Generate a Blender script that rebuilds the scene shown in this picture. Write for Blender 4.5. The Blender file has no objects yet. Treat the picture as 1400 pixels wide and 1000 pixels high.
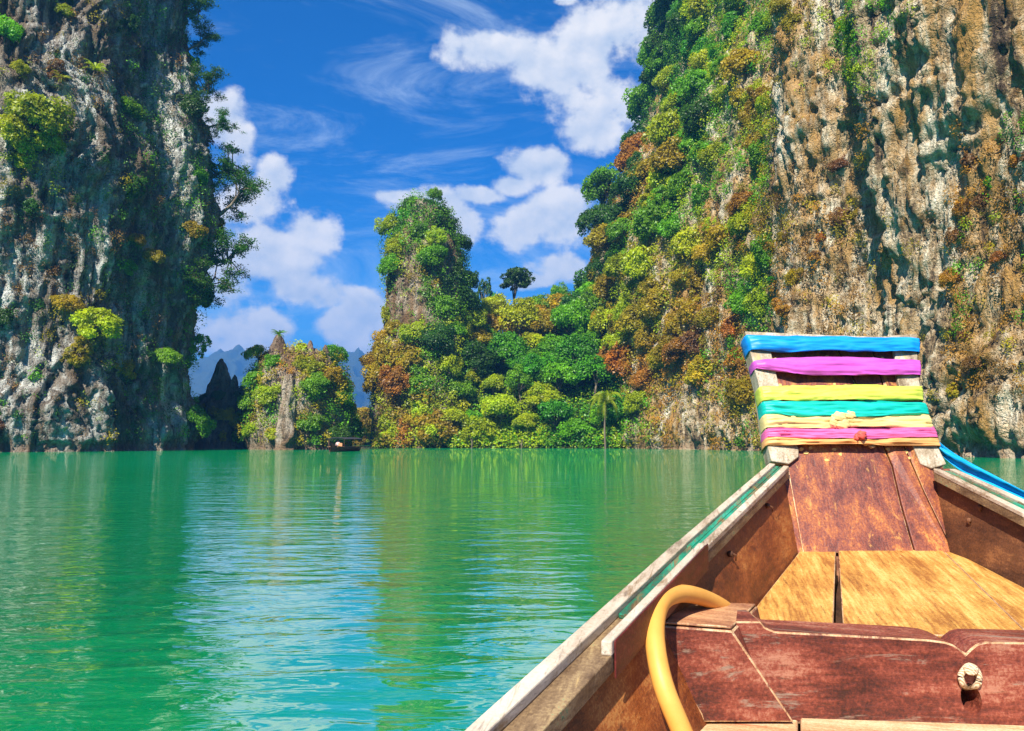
import bpy, bmesh, math, random
import numpy as np
from mathutils import Vector, Matrix
from mathutils.bvhtree import BVHTree

# ------------------------------------------------------------------ camera, world, sun, exposure
SC = bpy.context.scene
COL = SC.collection
EYE = 1.2            # eye height above the water (seated in the boat)
F = 1050.0           # focal length in pixels of the 1400 px wide photograph
VH = 603.0           # horizon row
PITCH = math.atan((VH - 500.0) / F)
cam_d = bpy.data.cameras.new('camera')
cam = bpy.data.objects.new('camera', cam_d); COL.objects.link(cam)
cam_d.sensor_width = 36.0; cam_d.lens = F / 1400.0 * 36.0
cam_d.clip_start = 0.05; cam_d.clip_end = 20000
cam.location = (0, 0, EYE); cam.rotation_euler = (math.pi / 2 + PITCH, 0, 0)
SC.camera = cam
cP, sP = math.cos(PITCH), math.sin(PITCH)

def ray(u, v):
    a = (u - 700.0) / F; b = (500.0 - v) / F
    return Vector((a, cP - b * sP, sP + b * cP))
def P(u, v, Y):
    """point at forward distance Y (metres) seen at pixel u, v"""
    d = ray(u, v); return Vector((0, 0, EYE)) + d * (Y / d.y)
def G(u, Y):
    """x of a ground point at column u and distance Y"""
    return (u - 700.0) / F * Y / cP
def ZV(v, Y):
    return P(700, v, Y).z
def pix(p):
    """numpy (n,3) -> pixel columns and rows"""
    x, y, z = p[:, 0], p[:, 1], p[:, 2] - EYE
    fy = y * cP + z * sP; up = -y * sP + z * cP
    return 700 + F * x / fy, 500 - F * up / fy

SUN_AZ = math.radians(203)      # compass bearing of the sun, 0 = +Y, clockwise
SUN_EL = math.radians(46)
EXPO = 1.1
sdir = Vector((math.sin(SUN_AZ) * math.cos(SUN_EL), math.cos(SUN_AZ) * math.cos(SUN_EL), math.sin(SUN_EL)))
sun_d = bpy.data.lights.new('sun', 'SUN'); sun_d.energy = 5.0; sun_d.angle = math.radians(0.5)
sun_d.color = (1.0, 0.94, 0.83)
sun = bpy.data.objects.new('sun', sun_d); COL.objects.link(sun)
sun.rotation_euler = (-sdir).to_track_quat('-Z', 'Y').to_euler(); sun.location = (0, 0, 200)
SC.view_settings.view_transform = 'Standard'; SC.view_settings.look = 'None'
SC.view_settings.exposure = EXPO; SC.view_settings.gamma = 1.0
try: SC.view_settings.use_curve_mapping = False
except Exception: pass
cy = SC.cycles
cy.use_denoising = True
try: cy.denoiser = 'OPENIMAGEDENOISE'
except Exception: pass
cy.max_bounces = 6; cy.diffuse_bounces = 3; cy.glossy_bounces = 3; cy.transmission_bounces = 4
cy.volume_bounces = 0; cy.transparent_max_bounces = 6
cy.caustics_reflective = False; cy.caustics_refractive = False
cy.sample_clamp_indirect = 6.0

# ------------------------------------------------------------------ node helpers
class NT:
    def __init__(s, tree): s.t = tree
    def n(s, typ, _in=None, **kw):
        nd = s.t.nodes.new(typ)
        for k, v in kw.items(): setattr(nd, k, v)
        for k, v in (_in or {}).items(): s.set(nd, k, v)
        return nd
    def set(s, nd, k, v):
        sock = nd.inputs[k]
        if isinstance(v, bpy.types.NodeSocket): s.t.links.new(v, sock)
        elif isinstance(v, bpy.types.Node): s.t.links.new(v.outputs[0], sock)
        else:
            if isinstance(v, (tuple, list)) and len(v) == 3 and sock.type == 'RGBA': v = tuple(v) + (1,)
            sock.default_value = v
    def m(s, op, a, b=0.0, c=0.0, clamp=False):
        nd = s.n('ShaderNodeMath', operation=op, use_clamp=clamp)
        s.set(nd, 0, a); s.set(nd, 1, b)
        if op in ('MULTIPLY_ADD', 'SMOOTH_MIN'): s.set(nd, 2, c)
        return nd.outputs[0]
    def vm(s, op, a, b=(0, 0, 0), c=(0, 0, 0)):
        nd = s.n('ShaderNodeVectorMath', operation=op); s.set(nd, 0, a); s.set(nd, 1, b)
        if op == 'MULTIPLY_ADD': s.set(nd, 2, c)
        return nd.outputs['Value'] if op in ('DOT_PRODUCT', 'LENGTH') else nd.outputs['Vector']
    def mr(s, v, a, b, c=0.0, d=1.0, smooth=False):
        nd = s.n('ShaderNodeMapRange', interpolation_type='SMOOTHSTEP' if smooth else 'LINEAR')
        for i, x in enumerate((v, a, b, c, d)): s.set(nd, i, x)
        return nd.outputs[0]
    def mix(s, f, a, b, mode='MIX'):
        nd = s.n('ShaderNodeMix', data_type='RGBA', blend_type=mode)
        s.set(nd, 0, f); s.set(nd, 6, a); s.set(nd, 7, b); return nd.outputs[2]
    def noise(s, vec, scale, detail=4.0, rough=0.55, dist=0.0, dim='3D'):
        return s.n('ShaderNodeTexNoise', {'Vector': vec, 'Scale': scale, 'Detail': detail, 'Roughness': rough, 'Distortion': dist}, noise_dimensions=dim).outputs[0]
    def mapv(s, vec, scale=(1, 1, 1), loc=(0, 0, 0), rot=(0, 0, 0)):
        return s.n('ShaderNodeMapping', {'Vector': vec, 'Location': loc, 'Rotation': rot, 'Scale': scale}).outputs[0]
    def ramp(s, f, stops, mode='LINEAR'):
        nd = s.n('ShaderNodeValToRGB', {0: f}); r = nd.color_ramp; r.interpolation = mode
        while len(r.elements) < len(stops): r.elements.new(0.5)
        for e, (p, c) in zip(r.elements, stops):
            e.position = p; e.color = tuple(c) + (1,) if len(c) == 3 else c
        return nd.outputs[0]

# ------------------------------------------------------------------ the sky: Nishita with cumulus
W = bpy.data.worlds.new('World'); SC.world = W; W.use_nodes = True
W.node_tree.nodes.clear()
w = NT(W.node_tree)
sky = w.n('ShaderNodeTexSky', sky_type='NISHITA', sun_disc=False, sun_elevation=SUN_EL, sun_rotation=SUN_AZ,
          altitude=0.0, air_density=1.0, dust_density=0.15, ozone_density=3.0)
skyc = w.n('ShaderNodeHueSaturation', {'Hue': 0.498, 'Saturation': 2.6, 'Value': 1.0, 'Color': sky}).outputs[0]
skyc = w.mix(1.0, skyc, (0.42, 0.86, 1.18), 'MULTIPLY')
tc = w.n('ShaderNodeTexCoord').outputs['Generated']
dirv = w.vm('NORMALIZE', tc)
sep = w.n('ShaderNodeSeparateXYZ', {0: dirv})
az = w.m('ARCTAN2', sep.outputs[0], sep.outputs[1])
el = w.m('ARCSINE', sep.outputs[2])
ae = w.n('ShaderNodeCombineXYZ', {0: az, 1: el, 2: 0.0}).outputs[0]
LOBES = [(690, 68, 62, 28), (735, 78, 60, 50), (800, 70, 75, 85), (870, 45, 60, 85), (850, 140, 55, 55), (822, 178, 50, 40), (772, 2, 26, 9),
         (742, 232, 44, 26), (765, 300, 48, 44), (715, 312, 38, 30), (655, 268, 38, 13), (590, 282, 58, 22), (625, 305, 30, 25), (548, 270, 46, 11),
         (770, 368, 46, 24), (735, 385, 34, 14), (700, 255, 30, 14),
         (292, 172, 50, 40), (325, 205, 30, 48), (375, 240, 30, 34), (340, 275, 60, 36), (425, 318, 44, 30), (380, 345, 70, 48), (320, 370, 60, 60),
         (405, 395, 60, 30), (440, 405, 34, 26), (500, 425, 42, 28), (470, 440, 50, 28), (340, 450, 80, 36), (480, 472, 26, 14), (540, 440, 40, 26)]
acc = None
for (u, v, ru, rv) in LOBES:
    d = ray(u, v).normalized()
    a0 = math.atan2(d.x, d.y); e0 = math.asin(d.z)
    ra = ru / F * math.cos(a0) ** 2; re = rv / F * math.cos(e0)
    q = w.vm('MULTIPLY_ADD', ae, (1 / ra, 1 / re, 0), (-a0 / ra, -e0 / re, 0))
    dd = w.vm('DOT_PRODUCT', q, q)
    acc = dd if acc is None else w.m('SMOOTH_MIN', acc, dd, 0.35)
dist = w.m('SQRT', w.m('MAXIMUM', acc, 0.0))
lob = w.m('SUBTRACT', 1.30, dist)
# elsewhere round the sky the same fair-weather cumulus goes on at random
nbig = w.noise(w.mapv(dirv, (1, 1, 1.9)), 2.6, 2.0)
gen = w.m('MULTIPLY_ADD', nbig, 5.0, -2.9)
absaz = w.m('ABSOLUTE', az)
outm = w.m('MAXIMUM', w.mr(absaz, 0.62, 0.8, smooth=True), w.mr(el, 0.55, 0.75, smooth=True))
fld = w.m('MAXIMUM', w.m('MINIMUM', lob, 0.85), w.m('MULTIPLY_ADD', w.m('SUBTRACT', 1.0, outm), -3.0, gen))
dsc = w.mapv(dirv, (1, 1, 1.25))
n1 = w.noise(dsc, 11.0, 6.0, 0.58)
up = w.vm('ADD', dsc, (-0.006, 0, 0.016))
n2 = w.noise(up, 11.0, 3.0, 0.55)
dens = w.m('ADD', fld, w.m('MULTIPLY_ADD', n1, 3.4, -1.75))
alpha = w.mr(dens, 0.05, 0.62, smooth=True)
shade = w.m('MULTIPLY_ADD', w.m('SUBTRACT', n1, n2), 3.0, 0.62, clamp=True)
nl = w.noise(dsc, 6.0, 2.0)
shade = w.m('MULTIPLY', shade, w.mr(nl, 0.3, 0.7, 0.75, 1.25), clamp=True)
thin = w.mr(dens, 0.2, 1.1, smooth=True)
CW = 1.0
ccol = w.mix(shade, (4.1, 5.1, 6.6), (8.3, 8.1, 7.9))
cir = w.noise(w.mapv(dirv, (1.5, 2.0, 6.5), rot=(0.0, 0.5, 0.2)), 2.1, 6.0, 0.66, 0.9)
cirm = w.mr(cir, 0.45, 0.78, 0.0, 0.50, smooth=True)
base = w.mix(cirm, skyc, (6.2, 7.6, 9.0))
lowhaze = w.mr(el, 0.0, 0.34, 0.30, 0.0, smooth=True)
base = w.mix(lowhaze, base, (2.6, 6.2, 9.8))
skyfin = w.mix(w.m('MULTIPLY', alpha, 0.97), base, ccol)
bg = w.n('ShaderNodeBackground', {'Color': skyfin, 'Strength': 0.06})
wo = w.n('ShaderNodeOutputWorld', {'Surface': bg})
W.cycles.sampling_method = 'MANUAL'; W.cycles.sample_map_resolution = 512
# ------------------------------------------------------------------ object helpers
def tag(o, label=None, cat=None, group=None, kind=None):
    if label: o['label'] = label
    if cat: o['category'] = cat
    if group: o['group'] = group
    if kind: o['kind'] = kind
    return o
def empty(name, loc=(0, 0, 0), parent=None):
    o = bpy.data.objects.new(name, None); COL.objects.link(o); o.location = loc
    o.empty_display_size = 0.2
    if parent: o.parent = parent
    return o
def link(name, me, mat=None, parent=None):
    o = bpy.data.objects.new(name, me); COL.objects.link(o)
    if mat is not None and len(me.materials) == 0: me.materials.append(mat)
    if parent: o.parent = parent
    return o
def mesh_np(name, verts, faces, smooth=False, tint=None):
    """verts (n,3), faces (m,k) arrays -> mesh; tint: per vertex colours (n,3)"""
    verts = np.asarray(verts, dtype=np.float32); faces = np.asarray(faces, dtype=np.int32)
    me = bpy.data.meshes.new(name); k = faces.shape[1]; nf = len(faces)
    me.vertices.add(len(verts)); me.vertices.foreach_set('co', verts.ravel())
    me.loops.add(nf * k); me.loops.foreach_set('vertex_index', faces.ravel())
    me.polygons.add(nf); me.polygons.foreach_set('loop_start', np.arange(0, nf * k, k, dtype=np.int32))
    me.polygons.foreach_set('loop_total', np.full(nf, k, dtype=np.int32))
    if smooth: me.polygons.foreach_set('use_smooth', np.ones(nf, dtype=bool))
    me.update(calc_edges=True)
    if tint is not None:
        at = me.attributes.new('tint', 'FLOAT_COLOR', 'POINT')
        c = np.ones((len(verts), 4), dtype=np.float32); c[:, :3] = tint
        at.data.foreach_set('color', c.ravel())
    return me
def mesh_py(name, verts, faces, smooth=False):
    me = bpy.data.meshes.new(name); me.from_pydata([tuple(v) for v in verts], [], faces)
    if smooth: me.polygons.foreach_set('use_smooth', [True] * len(me.polygons))
    me.update(); return me
def fixn(me):
    bm = bmesh.new(); bm.from_mesh(me); bmesh.ops.recalc_face_normals(bm, faces=bm.faces); bm.to_mesh(me); bm.free(); return me

# ------------------------------------------------------------------ numpy gradient noise
_GR = np.array([(1,1,0),(-1,1,0),(1,-1,0),(-1,-1,0),(1,0,1),(-1,0,1),(1,0,-1),(-1,0,-1),(0,1,1),(0,-1,1),(0,1,-1),(0,-1,-1),(1,1,0),(-1,1,0),(0,-1,1),(0,-1,-1)], dtype=np.float32)
def pnoise(p, seed=0):
    p = np.asarray(p, dtype=np.float64); i = np.floor(p); f = (p - i); i = i.astype(np.int64)
    w_ = f * f * f * (f * (f * 6 - 15) + 10); out = 0.0
    for dx in (0, 1):
        for dy in (0, 1):
            for dz in (0, 1):
                h = ((i[:, 0] + dx) * 374761393 + (i[:, 1] + dy) * 668265263 + (i[:, 2] + dz) * 1274126177 + seed * 974711) & 0xffffffff
                h = ((h ^ (h >> 13)) * 1103515245) & 0xffffffff
                h = ((h ^ (h >> 16)) * 2246822519) & 0xffffffff
                g = _GR[(h >> 11) & 15]
                d = g[:, 0] * (f[:, 0] - dx) + g[:, 1] * (f[:, 1] - dy) + g[:, 2] * (f[:, 2] - dz)
                ww = (w_[:, 0] if dx else 1 - w_[:, 0]) * (w_[:, 1] if dy else 1 - w_[:, 1]) * (w_[:, 2] if dz else 1 - w_[:, 2])
                out = out + ww * d
    return out
def fbm(p, octv=4, seed=0, gain=0.5, lac=2.03):
    a, s, o = 1.0, 0.0, np.asarray(p, dtype=np.float64)
    for k in range(octv):
        s = s + a * pnoise(o, seed + 17 * k); a *= gain; o = o * lac + 3.7
    return s
def sstep(a, b, x):
    t = np.clip((x - a) / (b - a), 0, 1); return t * t * (3 - 2 * t)
rng = np.random.default_rng(7)

# ------------------------------------------------------------------ materials
def new_mat(name):
    m = bpy.data.materials.new(name); m.use_nodes = True; m.node_tree.nodes.clear(); return m, NT(m.node_tree)
def finish(m, nt, shader, disp=None):
    nt.n('ShaderNodeOutputMaterial', {'Surface': shader}); return m
def principled(nt, color, rough=0.6, bump=None, spec=0.5, metallic=0.0, **kw):
    d = {'Base Color': color, 'Roughness': rough, 'Specular IOR Level': spec, 'Metallic': metallic}
    if bump is not None: d['Normal'] = bump
    d.update(kw)
    return nt.n('ShaderNodeBsdfPrincipled', d)
def bump(nt, h, strength=0.5, distance=0.05, normal=None):
    d = {'Height': h, 'Strength': strength, 'Distance': distance}
    if normal is not None: d['Normal'] = normal
    return nt.n('ShaderNodeBump', d).outputs[0]

def rock_mat(name, dark, midc, pale, accent, acc_amt, streak=1.0):
    m, t = new_mat(name)
    ob = t.n('ShaderNodeTexCoord').outputs['Object']
    st = t.mapv(ob, (1, 1, 0.11))
    s1 = t.noise(st, 0.55, 6.0, 0.65, 0.7)
    s2 = t.noise(t.mapv(ob, (1, 1, 0.22), (7, 3, 1)), 1.7, 5.0, 0.68, 0.4)
    blot = t.noise(t.mapv(ob, (1, 1, 0.6), (3, 9, 4)), 0.16, 5.0, 0.6, 0.5)
    fine = t.noise(ob, 4.5, 4.0, 0.7)
    v = t.m('ADD', t.m('MULTIPLY', s1, 0.62), t.m('MULTIPLY', s2, 0.42))
    v = t.m('ADD', v, t.m('MULTIPLY_ADD', fine, 0.26, -0.15))
    v = t.m('ADD', v, t.m('MULTIPLY_ADD', blot, 0.5, -0.25))
    v = t.m('MULTIPLY_ADD', v, 1.35, -0.175)
    c = t.ramp(v, [(0.30, dark), (0.42, midc), (0.53, [0.5 * (a + b) for a, b in zip(midc, pale)]), (0.66, pale)])
    am = t.mr(t.noise(t.mapv(ob, (1, 1, 0.3), (11, 2, 5)), 0.3, 4.0, 0.65, 0.4), 0.5 - 0.12 * acc_amt, 0.66 - 0.10 * acc_amt, smooth=True)
    c = t.mix(t.m('MULTIPLY', am, 0.8), c, t.mix(s2, [a * 0.45 for a in accent], accent))
    dk = t.mr(t.noise(t.mapv(ob, (1, 1, 0.07), (1, 5, 2)), 1.15, 4.0, 0.6, 0.3), 0.60, 0.70, smooth=True)
    c = t.mix(t.m('MULTIPLY', dk, 0.75 * streak), c, [a * 0.5 for a in dark])
    # tide band of bleached, stained stone above the lake
    sz = t.n('ShaderNodeSeparateXYZ', {0: ob}).outputs[2]
    tide = t.mr(t.m('MULTIPLY_ADD', s2, 1.6, sz), 1.4, 2.4, 1.0, 0.0, smooth=True)
    c = t.mix(t.m('MULTIPLY', tide, 0.55), c, (0.27, 0.17, 0.10))
    hgt = t.m('ADD', t.m('MULTIPLY', s2, 1.0), t.m('MULTIPLY', fine, 0.45))
    hgt = t.m('ADD', hgt, t.m('MULTIPLY', t.noise(ob, 1.3, 4.0, 0.7), 0.8))
    vo = t.n('ShaderNodeTexVoronoi', {'Vector': t.vm('ADD', t.mapv(ob, (1, 1, 0.22)), t.vm('MULTIPLY', t.n('ShaderNodeTexNoise', {'Vector': ob, 'Scale': 1.1, 'Detail': 3.0}).outputs[1], (1.3, 1.3, 0.6))), 'Scale': 0.95}, feature='DISTANCE_TO_EDGE').outputs[0]
    ck = t.mr(vo, 0.0, 0.055, 1.0, 0.0, smooth=True)
    c = t.mix(t.m('MULTIPLY', ck, t.mr(blot, 0.46, 0.64, 0.0, 0.40)), c, [a * 0.8 for a in dark])
    hgt = t.m('SUBTRACT', hgt, t.m('MULTIPLY', ck, t.mr(blot, 0.40, 0.60, 0.05, 0.32)))
    p = principled(t, c, 0.88, bump(t, hgt, 1.0, 0.75), 0.15)
    return finish(m, t, p)
ROCK_L = rock_mat('rock_grey_limestone', (0.060, 0.052, 0.042), (0.24, 0.205, 0.16), (0.72, 0.72, 0.64), (0.22, 0.15, 0.085), 0.6)
ROCK_R = rock_mat('rock_ochre_limestone', (0.075, 0.050, 0.030), (0.40, 0.285, 0.155), (0.84, 0.76, 0.57), (0.62, 0.33, 0.07), 0.5)
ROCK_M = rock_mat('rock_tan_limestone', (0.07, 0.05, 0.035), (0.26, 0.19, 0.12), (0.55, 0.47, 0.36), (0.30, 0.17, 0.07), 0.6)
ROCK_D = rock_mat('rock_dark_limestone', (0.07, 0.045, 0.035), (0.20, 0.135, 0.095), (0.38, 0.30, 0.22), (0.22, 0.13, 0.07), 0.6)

def leaf_material():
    m, t = new_mat('leaf')
    at = t.n('ShaderNodeAttribute', attribute_name='tint').outputs['Color']
    oi = t.n('ShaderNodeObjectInfo')
    c = t.mix(1.0, at, oi.outputs['Color'], 'MULTIPLY')
    hv = t.n('ShaderNodeHueSaturation', {'Hue': t.mr(oi.outputs['Random'], 0, 1, 0.488, 0.512), 'Saturation': 1.0,
             'Value': t.mr(oi.outputs['Random'], 0, 1, 0.85, 1.15), 'Color': c}).outputs[0]
    d = t.n('ShaderNodeBsdfDiffuse', {'Color': hv})
    tr = t.n('ShaderNodeBsdfTranslucent', {'Color': t.mix(1.0, hv, (1.15, 1.1, 0.5), 'MULTIPLY')})
    g = t.n('ShaderNodeBsdfGlossy', {'Color': (1, 1, 1), 'Roughness': 0.45})
    s = t.n('ShaderNodeMixShader', {0: 0.42, 1: d, 2: tr})
    s = t.n('ShaderNodeMixShader', {0: 0.02, 1: s, 2: g})
    return finish(m, t, s)
LEAF = leaf_material()
def bark_material():
    m, t = new_mat('bark')
    ob = t.n('ShaderNodeTexCoord').outputs['Object']
    n = t.noise(t.mapv(ob, (3, 3, 0.6)), 2.0, 5.0, 0.65)
    c = t.ramp(n, [(0.3, (0.06, 0.045, 0.03)), (0.7, (0.26, 0.21, 0.15))])
    return finish(m, t, principled(t, c, 0.9, bump(t, n, 0.5, 0.1), 0.15))
BARK = bark_material()
def ground_material():
    m, t = new_mat('forest_soil')
    ob = t.n('ShaderNodeTexCoord').outputs['Object']
    n = t.noise(ob, 0.5, 6.0, 0.65)
    c = t.ramp(n, [(0.3, (0.02, 0.035, 0.008)), (0.55, (0.05, 0.06, 0.015)), (0.75, (0.10, 0.07, 0.03))])
    return finish(m, t, principled(t, c, 0.95, bump(t, n, 0.8, 0.4), 0.1))
SOIL = ground_material()

def tubes(paths, nseg=6):
    """paths: list of (list of points, list of radii) -> verts, faces"""
    V, Fc = [], []
    for pts, rad in paths:
        pts = [Vector(p) for p in pts]; base = len(V)
        for k, p in enumerate(pts):
            d = (pts[min(k + 1, len(pts) - 1)] - pts[max(k - 1, 0)]).normalized()
            a = d.orthogonal().normalized() if abs(d.z) > 0.99 else d.cross(Vector((0, 0, 1))).normalized()
            b = d.cross(a)
            for j in range(nseg):
                th = 2 * math.pi * j / nseg
                V.append(p + (a * math.cos(th) + b * math.sin(th)) * rad[k])
        for k in range(len(pts) - 1):
            for j in range(nseg):
                x = base + k * nseg + j; y = base + k * nseg + (j + 1) % nseg
                Fc.append((x, y, y + nseg, x + nseg))
        Fc.append(tuple(base + (len(pts) - 1) * nseg + j for j in range(nseg)))
    return V, Fc
# ------------------------------------------------------------------ water
def water_material():
    m, t = new_mat('lake_water')
    ob = t.n('ShaderNodeTexCoord').outputs['Object']
    # ripples, longer across the view than along it; three sizes
    a = t.noise(t.mapv(ob, (0.55, 1.5, 1), rot=(0, 0, 0.10)), 0.85, 2.0, 0.45, 0.5)
    b = t.noise(t.mapv(ob, (0.8, 1.9, 1), (4, 9, 0), (0, 0, -0.18)), 2.3, 3.0, 0.5, 0.4)
    c = t.noise(t.mapv(ob, (0.35, 0.8, 1), (9, 2, 0), (0, 0, 0.3)), 0.22, 2.0, 0.5, 0.3)
    d = t.noise(t.mapv(ob, (0.9, 1.6, 1), (1, 7, 0), (0, 0, 0.5)), 7.0, 2.0, 0.5)
    h = t.m('ADD', t.m('MULTIPLY', a, 0.034), t.m('MULTIPLY', b, 0.018))
    h = t.m('ADD', h, t.m('MULTIPLY', c, 0.06))
    # patches of calmer and of ruffled water
    ruf = t.mr(t.noise(t.mapv(ob, (0.4, 1, 1)), 0.12, 2.0), 0.38, 0.62, 0.35, 1.0, smooth=True)
    h = t.m('ADD', h, t.m('MULTIPLY', t.m('MULTIPLY', d, 0.0016), ruf))
    bp = bump(t, h, 1.0, 1.0)
    cl = t.mix(t.mr(t.noise(ob, 0.06, 3.0), 0.35, 0.65), (0.0, 0.27, 0.075), (0.0, 0.32, 0.115))
    fr = t.n('ShaderNodeFresnel', {'IOR': 1.333, 'Normal': bp}).outputs[0]
    fac = t.m('MINIMUM', t.m('MULTIPLY_ADD', fr, 1.15, 0.33), 0.74)
    body = t.n('ShaderNodeBsdfDiffuse', {'Color': cl})
    gl = t.n('ShaderNodeBsdfGlossy', {'Color': (1, 1, 1), 'Roughness': 0.012, 'Normal': bp})
    return finish(m, t, t.n('ShaderNodeMixShader', {0: fac, 1: body, 2: gl}))
WATER = water_material()
S_ = 3000.0
water = link('water', mesh_py('water', [(-S_, -S_, 0), (S_, -S_, 0), (S_, S_, 0), (-S_, S_, 0)], [(0, 1, 2, 3)]), WATER)
tag(water, kind='structure')

# ------------------------------------------------------------------ cliffs
def resample(pts, step, smooth=2):
    p = np.array(pts, float)
    for _ in range(smooth):
        q = [p[0]]
        for a, b in zip(p[:-1], p[1:]): q += [a * 0.78 + b * 0.22, a * 0.22 + b * 0.78]
        q.append(p[-1]); p = np.array(q)
    d = np.r_[0, np.cumsum(np.linalg.norm(np.diff(p[:, :2], axis=0), axis=1))]
    s = np.arange(0, d[-1], step)
    return np.stack([np.interp(s, d, p[:, k]) for k in range(p.shape[1])], 1)
def rock_disp(q, k, seed):
    """outward displacement of limestone: bulges, vertical flutes, ledges, pits"""
    wob = fbm(q * (0.08, 0.08, 0.10), 2, seed + 40)[:, None] * (2.2, 2.2, 0.0)
    q = q + wob
    big = fbm(q * (0.055, 0.055, 0.030), 3, seed)
    flute = 1 - 2 * np.abs(fbm(q * (0.33, 0.33, 0.040), 3, seed + 5))
    mid = fbm(q * (0.30, 0.30, 0.13), 4, seed + 9)
    fine = fbm(q * (1.2, 1.2, 0.36), 4, seed + 13, 0.68)
    fold = 1 - 2 * np.abs(pnoise(q * (0.95, 0.95, 0.07), seed + 21))
    ledge = np.abs(fbm(q * (0.10, 0.10, 0.28), 2, seed + 31))
    crack = np.exp(-(fbm(q * (0.42, 0.42, 0.055), 2, seed + 51) / 0.05) ** 2)
    lay = np.exp(-(fbm(q * (0.12, 0.12, 0.55), 2, seed + 61) / 0.05) ** 2)
    return k * (2.4 * big + 0.95 * flute + 1.0 * mid + 0.72 * fine + 0.45 * fold - 1.0 * ledge - 0.85 * crack - 0.45 * lay)
def make_cliff(name, path, top, setback, step, seed, mat, amp=1.0, back=45.0):
    """path: rows of (x, y, setback factor); outward normal lies on the left of the path direction reversed (towards the lake)"""
    b = resample(path, step)
    tg = np.gradient(b[:, :2], axis=0); tg /= np.linalg.norm(tg, axis=1)[:, None]
    k = 9; pad = np.pad(tg, ((k, k), (0, 0)), mode='edge')
    tg = np.stack([np.convolve(pad[:, i], np.ones(2 * k + 1) / (2 * k + 1), 'valid') for i in (0, 1)], 1)
    tg /= np.linalg.norm(tg, axis=1)[:, None]
    nr = np.stack([tg[:, 1], -tg[:, 0]], 1)
    z = np.r_[np.arange(-2.5, top, step), top + np.linspace(step, 7.0, 14)]
    n, mz = len(b), len(z)
    Z = np.repeat(z[None, :], n, 0); X = np.repeat(b[:, 0:1], mz, 1); Yy = np.repeat(b[:, 1:2], mz, 1)
    SB = np.stack([setback(z, f) for f in b[:, 2]])
    capt = np.clip((Z - top) / 7.0, 0, 1); SB = SB + back * capt ** 1.6
    NX = np.repeat(nr[:, 0:1], mz, 1); NY = np.repeat(nr[:, 1:2], mz, 1)
    X = X - NX * SB; Yy = Yy - NY * SB
    q = np.stack([X, Yy, Z], -1).reshape(-1, 3)
    d = rock_disp(q, amp, seed).reshape(n, mz)
    d = d - 0.9 * np.exp(-((Z - 0.5) / 0.9) ** 2) * amp
    X = X + NX * d; Yy = Yy + NY * d
    v = np.stack([X, Yy, Z], -1).reshape(-1, 3)
    i = np.arange(n * mz).reshape(n, mz)
    f = np.stack([i[:-1, :-1], i[1:, :-1], i[1:, 1:], i[:-1, 1:]], -1).reshape(-1, 4)
    me = mesh_np(name, v, f, smooth=True)
    o = link(name, me, mat)
    nrm = np.stack([NX, NY, np.zeros_like(NX)], -1)
    return o, v.reshape(n, mz, 3), nrm
def make_tower(name, prof, nseg, dz, seed, mat, amp=0.6, yr=0.9, parent=None):
    """free-standing rock: prof rows of (z, x centre, y centre, x radius)"""
    pr = np.array(sorted(prof), float)
    z = np.arange(pr[0, 0], pr[-1, 0] + 1e-6, dz); z[-1] = pr[-1, 0]
    cx, cyy, rx = (np.interp(z, pr[:, 0], pr[:, k]) for k in (1, 2, 3))
    a = np.linspace(0, 2 * math.pi, nseg, endpoint=False)
    NX = np.repeat(np.cos(a)[:, None], len(z), 1); NY = np.repeat(np.sin(a)[:, None], len(z), 1)
    Z = np.repeat(z[None], nseg, 0)
    X = cx[None] + NX * rx[None]; Yy = cyy[None] + NY * rx[None] * yr
    q = np.stack([X, Yy, Z], -1).reshape(-1, 3)
    d = rock_disp(q, amp, seed).reshape(Z.shape) * np.clip(rx / 2.2, 0.30, 1.0)[None]
    d = np.maximum(d, -0.6 * rx[None])
    d = d - 0.6 * np.exp(-((Z - 0.5) / 0.8) ** 2) * amp
    X = X + NX * d; Yy = Yy + NY * d
    v = np.stack([X, Yy, Z], -1)
    n, mz = Z.shape; i = np.arange(n * mz).reshape(n, mz); j = np.roll(i, -1, 0)
    f = np.stack([i[:, :-1], j[:, :-1], j[:, 1:], i[:, 1:]], -1).reshape(-1, 4)
    tip = np.array([[cx[-1], cyy[-1], z[-1] + 0.15 * max(rx[-1], 0.5)]])
    vv = np.concatenate([v.reshape(-1, 3), tip]); ti = len(vv) - 1
    cap = np.stack([i[:, -1], j[:, -1], np.full(n, ti), np.full(n, ti)], -1)
    me = bpy.data.meshes.new(name)
    me.from_pydata(vv.tolist(), [], f.tolist() + [c[:3] for c in cap.tolist()])
    me.polygons.foreach_set('use_smooth', [True] * len(me.polygons)); me.update()
    o = link(name, me, mat, parent)
    return o, v, np.stack([NX, NY, np.zeros_like(NX)], -1)

# left cliff ------------------------------------------------ waterline read off the photograph
LP_ = [(-96, 62, 1), (-76, 70, 1), (-63, 76, 1), (G(-10, 80), 80, 1), (G(75, 83), 83, 1), (G(138, 86), 86, 1), (G(150, 87), 87, 1), (G(160, 89.5), 89.5, 1),
       (G(222, 94), 94, 1), (G(268, 97.5), 97.5, 1), (G(280, 101), 101, 1), (-46, 110, 1), (-57, 121, 1), (-86, 132, 1)]
def sb_left(z, f):
    return 0.045 * np.maximum(z, 0) + 1.3 * np.sin(np.maximum(z, 0) * 0.13 + 0.4) * sstep(3, 12, z)
cl_L, cvL, cnL = make_cliff('cliff', LP_, 84, sb_left, 0.26, 3, ROCK_L, 0.75)
tag(cl_L, kind='structure')
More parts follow.
